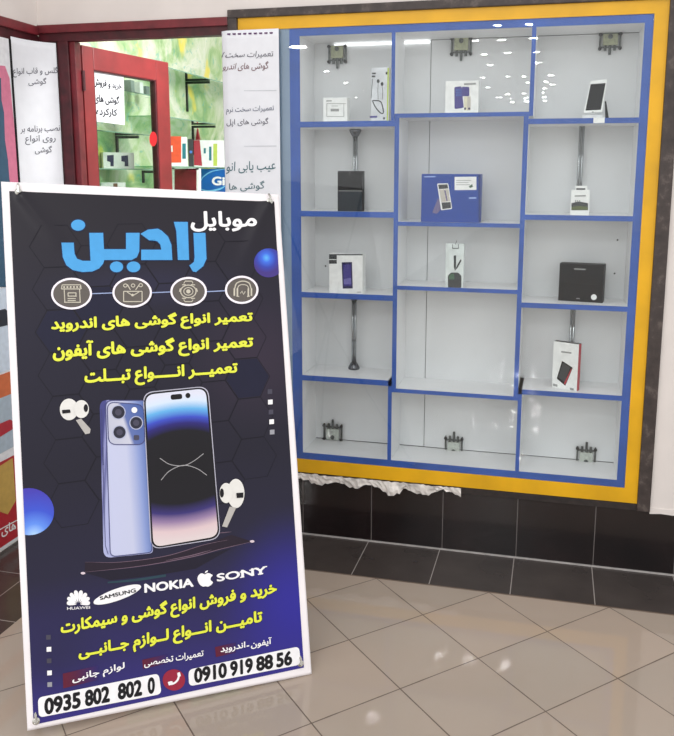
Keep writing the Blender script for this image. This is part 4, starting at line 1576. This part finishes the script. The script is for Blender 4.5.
# cartons on the shop shelves; fronts face the doorway
def shop_box(name, label, x0p, x1p, ytop, z0, y, depth, body, prints, yaw=.35):
    pym = ytop + 10
    pc = on_axis((x0p + x1p) / 2, pym, 1, y)
    r, f = carton(name, label, 'box', x0p, x1p, ytop, z0, y - YW, depth, yaw=yaw, body=body, pym=pym, group='cartons in the shop')
    for nm, polys, mat_ in prints:
        a_ = Art(f)
        for p in polys:
            a_.poly(p)
        a_.build(nm, mat_, r)
    return r, f


K_ = zz(120, 100, 5.617)
yA = on_axis(178, 160, 0, -1.62).y
shop_box('small_carton', 'red and white carton with a teal stripe beside the door edge', 169.5, 187.3, 136.8, ZC, yA, .06, P_WHITE,
         (('printed_panel', [K_((274, 204), (344, 204), (344, 352), (274, 352))], P_ORANGE), ('printed_stripe', [K_((350, 244), (370, 244), (370, 330), (350, 330))], P_TEAL), ('printed_label', [K_((280, 256), (296, 256), (296, 292), (280, 292))], P_WHITE)), yaw=.45)
yB_ = on_axis(190, 155, 0, -1.63).y
shop_box('dark_carton', 'narrow dark grey carton between the two red and white cartons', 188.2, 193.3, 139, ZC, yB_, .06, P_DARK, (('printed_spot', [K_(*ell(398, 292, 8, 8))], P_SKY),), yaw=.45)
yC = on_axis(209, 155, 0, -1.63).y
shop_box('long_carton', 'white carton with red end and lime stripe on the glass shelf', 194, 224.6, 140.2, ZC, yC, .06, P_WHITE,
         (('printed_panel', [K_((414, 226), (448, 226), (462, 370), (416, 366))], P_RED), ('printed_stripe', [K_((524, 246), (546, 246), (546, 370), (524, 370))], P_LIME), ('printed_bars', [K_((500, 262), (514, 262), (514, 340), (500, 340)), K_((470, 270), (482, 270), (482, 300), (470, 300))], P_TEAL)), yaw=.45)
m = MB()
cf = plane_fn((0, yC + .03, 0))
m.prism(K_((424, 232), (432, 158), (446, 224)), cf, (0, .02, 0))
red_cone = m.build('paper_pennant', P_RED)
tag(red_cone, 'small pointed red piece sticking up behind the white carton with lime stripe', 'pennant')
# low ledge with the blue box and a maroon panel
zl = on_axis(210, 200, 0, -1.55).z - .02
b = MB(); b.box(XW + .001, -1.20, 1.70, 2.95, 0, zl, bev=.004)
tag(b.build('display_counter', M('white counter', (206, 204, 200), .4)), 'white counter along the green wall under the glass shelves, mostly hidden', 'counter')
yG = on_axis(214, 185, 0, -1.50).y
r, f = shop_box('blue_box', 'bright blue box with white letters on the counter under the glass shelf', 199.2, 228, 168.8, zl, yG, .12, paint('strong blue', (24, 98, 176)),
                (('printed_swirl', [stroke(curve(K_((446, 470), (470, 430), (520, 400), (590, 388))), 1.2, True), stroke(curve(K_((450, 500), (500, 512), (560, 500), (596, 480))), 2.0, True)], paint('light swirl', (120, 190, 226))),), yaw=0)
Art(f).text('Gil', K_((516, 430), (606, 430), (516, 480), (606, 480)), .04, shape=False).build('printed_letters', P_WHITE, r)
yM = on_axis(185, 180, 0, -1.55).y
r = thing('maroon_stand', 'maroon panel in a white metal frame left of the blue box', 'stand', (on_axis(185, 185, 1, yM).x, yM, zl), None)
mf = at_y(yM)
m = MB(); m.prism(K_((306, 388), (430, 384), (430, 560), (306, 560)), mf, (0, .03, 0)); m.build('panel', MAROON, r)
m = MB()
for pts in (((288, 380), (306, 380), (306, 560), (288, 560)), ((430, 382), (442, 382), (442, 560), (430, 560)), ((288, 378), (442, 382), (442, 392), (288, 388))):
    m.prism(K_(*pts), mf, (0, .034, 0))
m.build('frame', P_WHITE, r)
# behind the door glass
Q_ = zz(80, 30, 4.2125)
yP = on_axis(118, 160, 0, -1.66).y
shop_box('double_phone_box', 'white carton with two dark blue phone pictures behind the door glass', 103.3, 134.3, 152.5, ZE, yP, .05, P_WHITE,
         (('printed_phone', [Q_((114, 528), (142, 526), (142, 574), (128, 574), (128, 556), (114, 552))], P_NAVY), ('printed_phone', [Q_((174, 530), (202, 528), (204, 574), (188, 574), (188, 556), (174, 552))], P_NAVY)), yaw=.75)
yQ = on_axis(112, 190, 0, -1.64).y
glass_shelf('lowest glass shelf seen through the door glass, just above the banner', .96, 1.66, on_axis(112, 198, 0, -1.58).z, -1.58, ())
ZF = on_axis(112, 198, 0, -1.58).z
shop_box('pale_carton', 'pale carton with a small brown picture low behind the door glass', 101.5, 126, 182.5, ZF, yQ, .05, P_WHITE, (('printed_picture', [Q_((140, 646), (158, 646), (158, 690), (140, 690))], paint('brown', (120, 84, 60))),), yaw=.75)
# grey boxes high behind the glass
yR = on_axis(137, 88, 0, -1.70).y
hz = on_axis(137, 96, 0, -1.68).z
glass_shelf('topmost glass shelf seen through the door glass with grey cartons', 1.0, 1.72, hz, -1.58, ())
for lab, x0, x1, yt, mt in (('dark grey carton leftmost on the topmost shelf behind the door glass', 124, 131, 80, paint('mid grey', (120, 138, 132))), ('pale grey carton in the middle of the topmost shelf behind the door glass', 132.5, 140, 82, paint('pale grey', (198, 208, 204))), ('small dark carton rightmost on the topmost shelf behind the door glass', 142, 146.5, 86, paint('slate', (92, 110, 106)))):
    carton('grey_carton', lab, 'box', x0, x1, yt, hz, on_axis((x0 + x1) / 2, 90, 0, -1.67).y - YW, .04, body=mt, pym=yt + 6, group='cartons in the shop')

# ---- tall printed poster on the side wall
xp = XL + .010
pf = at_x(xp - .0)
poster = thing('wall_poster', 'tall colourful poster on the side wall, mostly hidden behind the banner', 'poster', (xp, .2, .02))
edge_top, edge_bot = (8.6, 40), (31, 532)
yt_, yb_ = .575, .50
m = MB(); m.box(XL, xp, -.30, .578, .012, 2.242); ps = m.build('poster_sheet', paint('poster white', (228, 228, 232)), poster)


def yz(pts):
    return Art(lambda y, z: Vector((xp + .0012, y, z))), pts


def pprint(name, pts, mat_, lay=1):
    a_ = Art(lambda y, z: Vector((xp + .0008 * lay, y, z)))
    tris = tessellate_polygon([[Vector((p[0], p[1], 0)) for p in pts]])
    a_.b.add([a_.fn(*p) for p in pts], [list(t) for t in tris])
    return a_.b.build(name, mat_, ps)


def zat(py, px=8):
    return on_axis(px, py, 0, xp).z


a = Art(at_x(xp + .0008)); a.poly([(-60, 60), (5, 66), (9.5, 78), (13.5, 118), (19, 184), (27, 287), (-60, 287)])
a.build('printed_rose_band', paint('rose', (214, 120, 150)), ps)
a = Art(at_x(xp + .0016)); a.poly([(-60, 72), (1, 78), (1.5, 100), (4, 112), (5, 140), (8, 160), (9.5, 180), (15, 200), (22, 232), (27, 287), (-60, 287)])
a.build('printed_blue_figure', paint('steel blue', (52, 88, 116)), ps)
pprint('printed_white_area', [(-.3, zat(287)), (.577, zat(287)), (.577, zat(370)), (-.3, zat(370))], paint('ice', (206, 218, 234)), 2)
pprint('printed_dark_handle', [(-.3, zat(308)), (.42, zat(308)), (.475, zat(318)), (.49, zat(340)), (.482, zat(366)), (.44, zat(366)), (.43, zat(325)), (-.3, zat(320))], paint('ink dark', (36, 40, 56)), 3)
pprint('printed_orange_band', [(-.3, zat(372)), (.577, zat(372)), (.577, zat(395)), (-.3, zat(395))], paint('burnt orange', (206, 108, 66)), 2)
pprint('printed_icy_area', [(-.3, zat(395)), (.577, zat(395)), (.577, zat(448)), (-.3, zat(454))], paint('cool grey', (172, 186, 200)), 2)
pprint('printed_red_wedge', [(-.3, zat(418)), (.40, zat(420)), (.46, zat(430)), (-.3, zat(447))], P_RED, 3)
pprint('printed_red_field', [(-.3, zat(462, 0)), (.577, zat(455, 14)), (.577, .026), (-.3, .026)], paint('poster red', (178, 38, 48)), 2)
for y0, y1 in ((.28, .40), (.46, .50)):
    pprint('printed_gold_ribbon', [(y0, zat(462)), (y1, zat(460)), (y1, zat(505)), ((y0 + y1) / 2, zat(514)), (y0, zat(505))], P_GOLD, 3)
a = Art(at_x(xp + .003)); a.poly([(-2, 530), (22, 517), (22, 518), (-2, 531.2)]); a.text('های', [(1.5, 525), (16, 520), (1.5, 538), (16, 532)], .015)
a.build('printed_lettering', P_WHITE, ps)
m = MB(); m.box(xp, xp + .004, .570, .580, .012, 2.242); m.build('poster_edge', P_BLACK, ps)
# ------------------------------------------------------------------ light
w = bpy.data.worlds.new('mall light')
SC.world = w
w.use_nodes = True
bg = w.node_tree.nodes['Background']
bg.inputs[0].default_value = (1.0, 1.0, 1.0, 1)
bg.inputs[1].default_value = 1.24


def area(name, loc, size, power, rot=(0, 0, 0), col=(1, 1, 1), shape='RECTANGLE', sy=None):
    l = bpy.data.lights.new(name, 'AREA')
    l.shape = shape
    l.size = size
    if shape == 'RECTANGLE':
        l.size_y = sy or size
    l.energy = power
    l.color = col
    o = bpy.data.objects.new(name, l)
    COL.objects.link(o)
    o.location = loc
    o.rotation_euler = rot
    return o


# unseen overhead panels added for soft general light before the shop
area('overhead_fill_light', (.4, -1.9, 3.75), 2.4, 8, sy=1.6, col=(1, .97, .93))
area('overhead_fill_light', (.4, -4.6, 3.75), 2.4, 40, sy=1.6, col=(1, .97, .93))
# recessed downlights, in rows along the hall
for x, y in [(-.19, -6.95), (.22, -6.95), (-.58, -8.1), (-.21, -8.1), (.24, -8.05), (-.58, -9.5), (-.2, -9.4), (.25, -9.4), (-.58, -10.8), (.24, -10.7), (.45, -12.5), (-.88, -12.7), (.46, -14.2), (-.91, -14.5), (-.6, -16.1), (-.6, -17.2), (-.6, -18.3), (-.19, -16.1), (-.19, -17.2), (-.2, -18.2), (.27, -15.9), (.27, -17), (.27, -18.1), (-.37, -4.0), (.33, -4.0), (-.06, -4.0), (-.86, -2.78), (-.59, -5.5), (.25, -5.5), (-.4, -12.5), (-.07, -12.6), (-.06, -13.7), (.36, -13.7), (.3, -14.9), (-.85, -16.9), (-3.67, -11), (-3.8, -13), (-3.8, -14.6), (-4.4, -16.3)]:
    area('downlight', (x, y, 3.6), .11, 6, shape='DISK')
area('downlight', (-3.29, -8.1, 3.6), .26, 40, shape='DISK')
# unseen fill lamp added behind the door to light the carton fronts
area('shop_fill_light', (-.35, 1.15, 2.72), .6, 34, rot=(math.radians(22), math.radians(40), 0), sy=.5, col=(1, 1, .98))

SC.view_settings.view_transform = 'Standard'
SC.view_settings.look = 'None'
SC.view_settings.gamma = 1
SC.view_settings.use_curve_mapping = False
SC.view_settings.exposure = 0.0
SC.cycles.use_denoising = True
SC.cycles.sample_clamp_indirect = 0.0
SC.cycles.use_adaptive_sampling = False
SC.cycles.max_bounces = 10
SC.cycles.transparent_max_bounces = 16
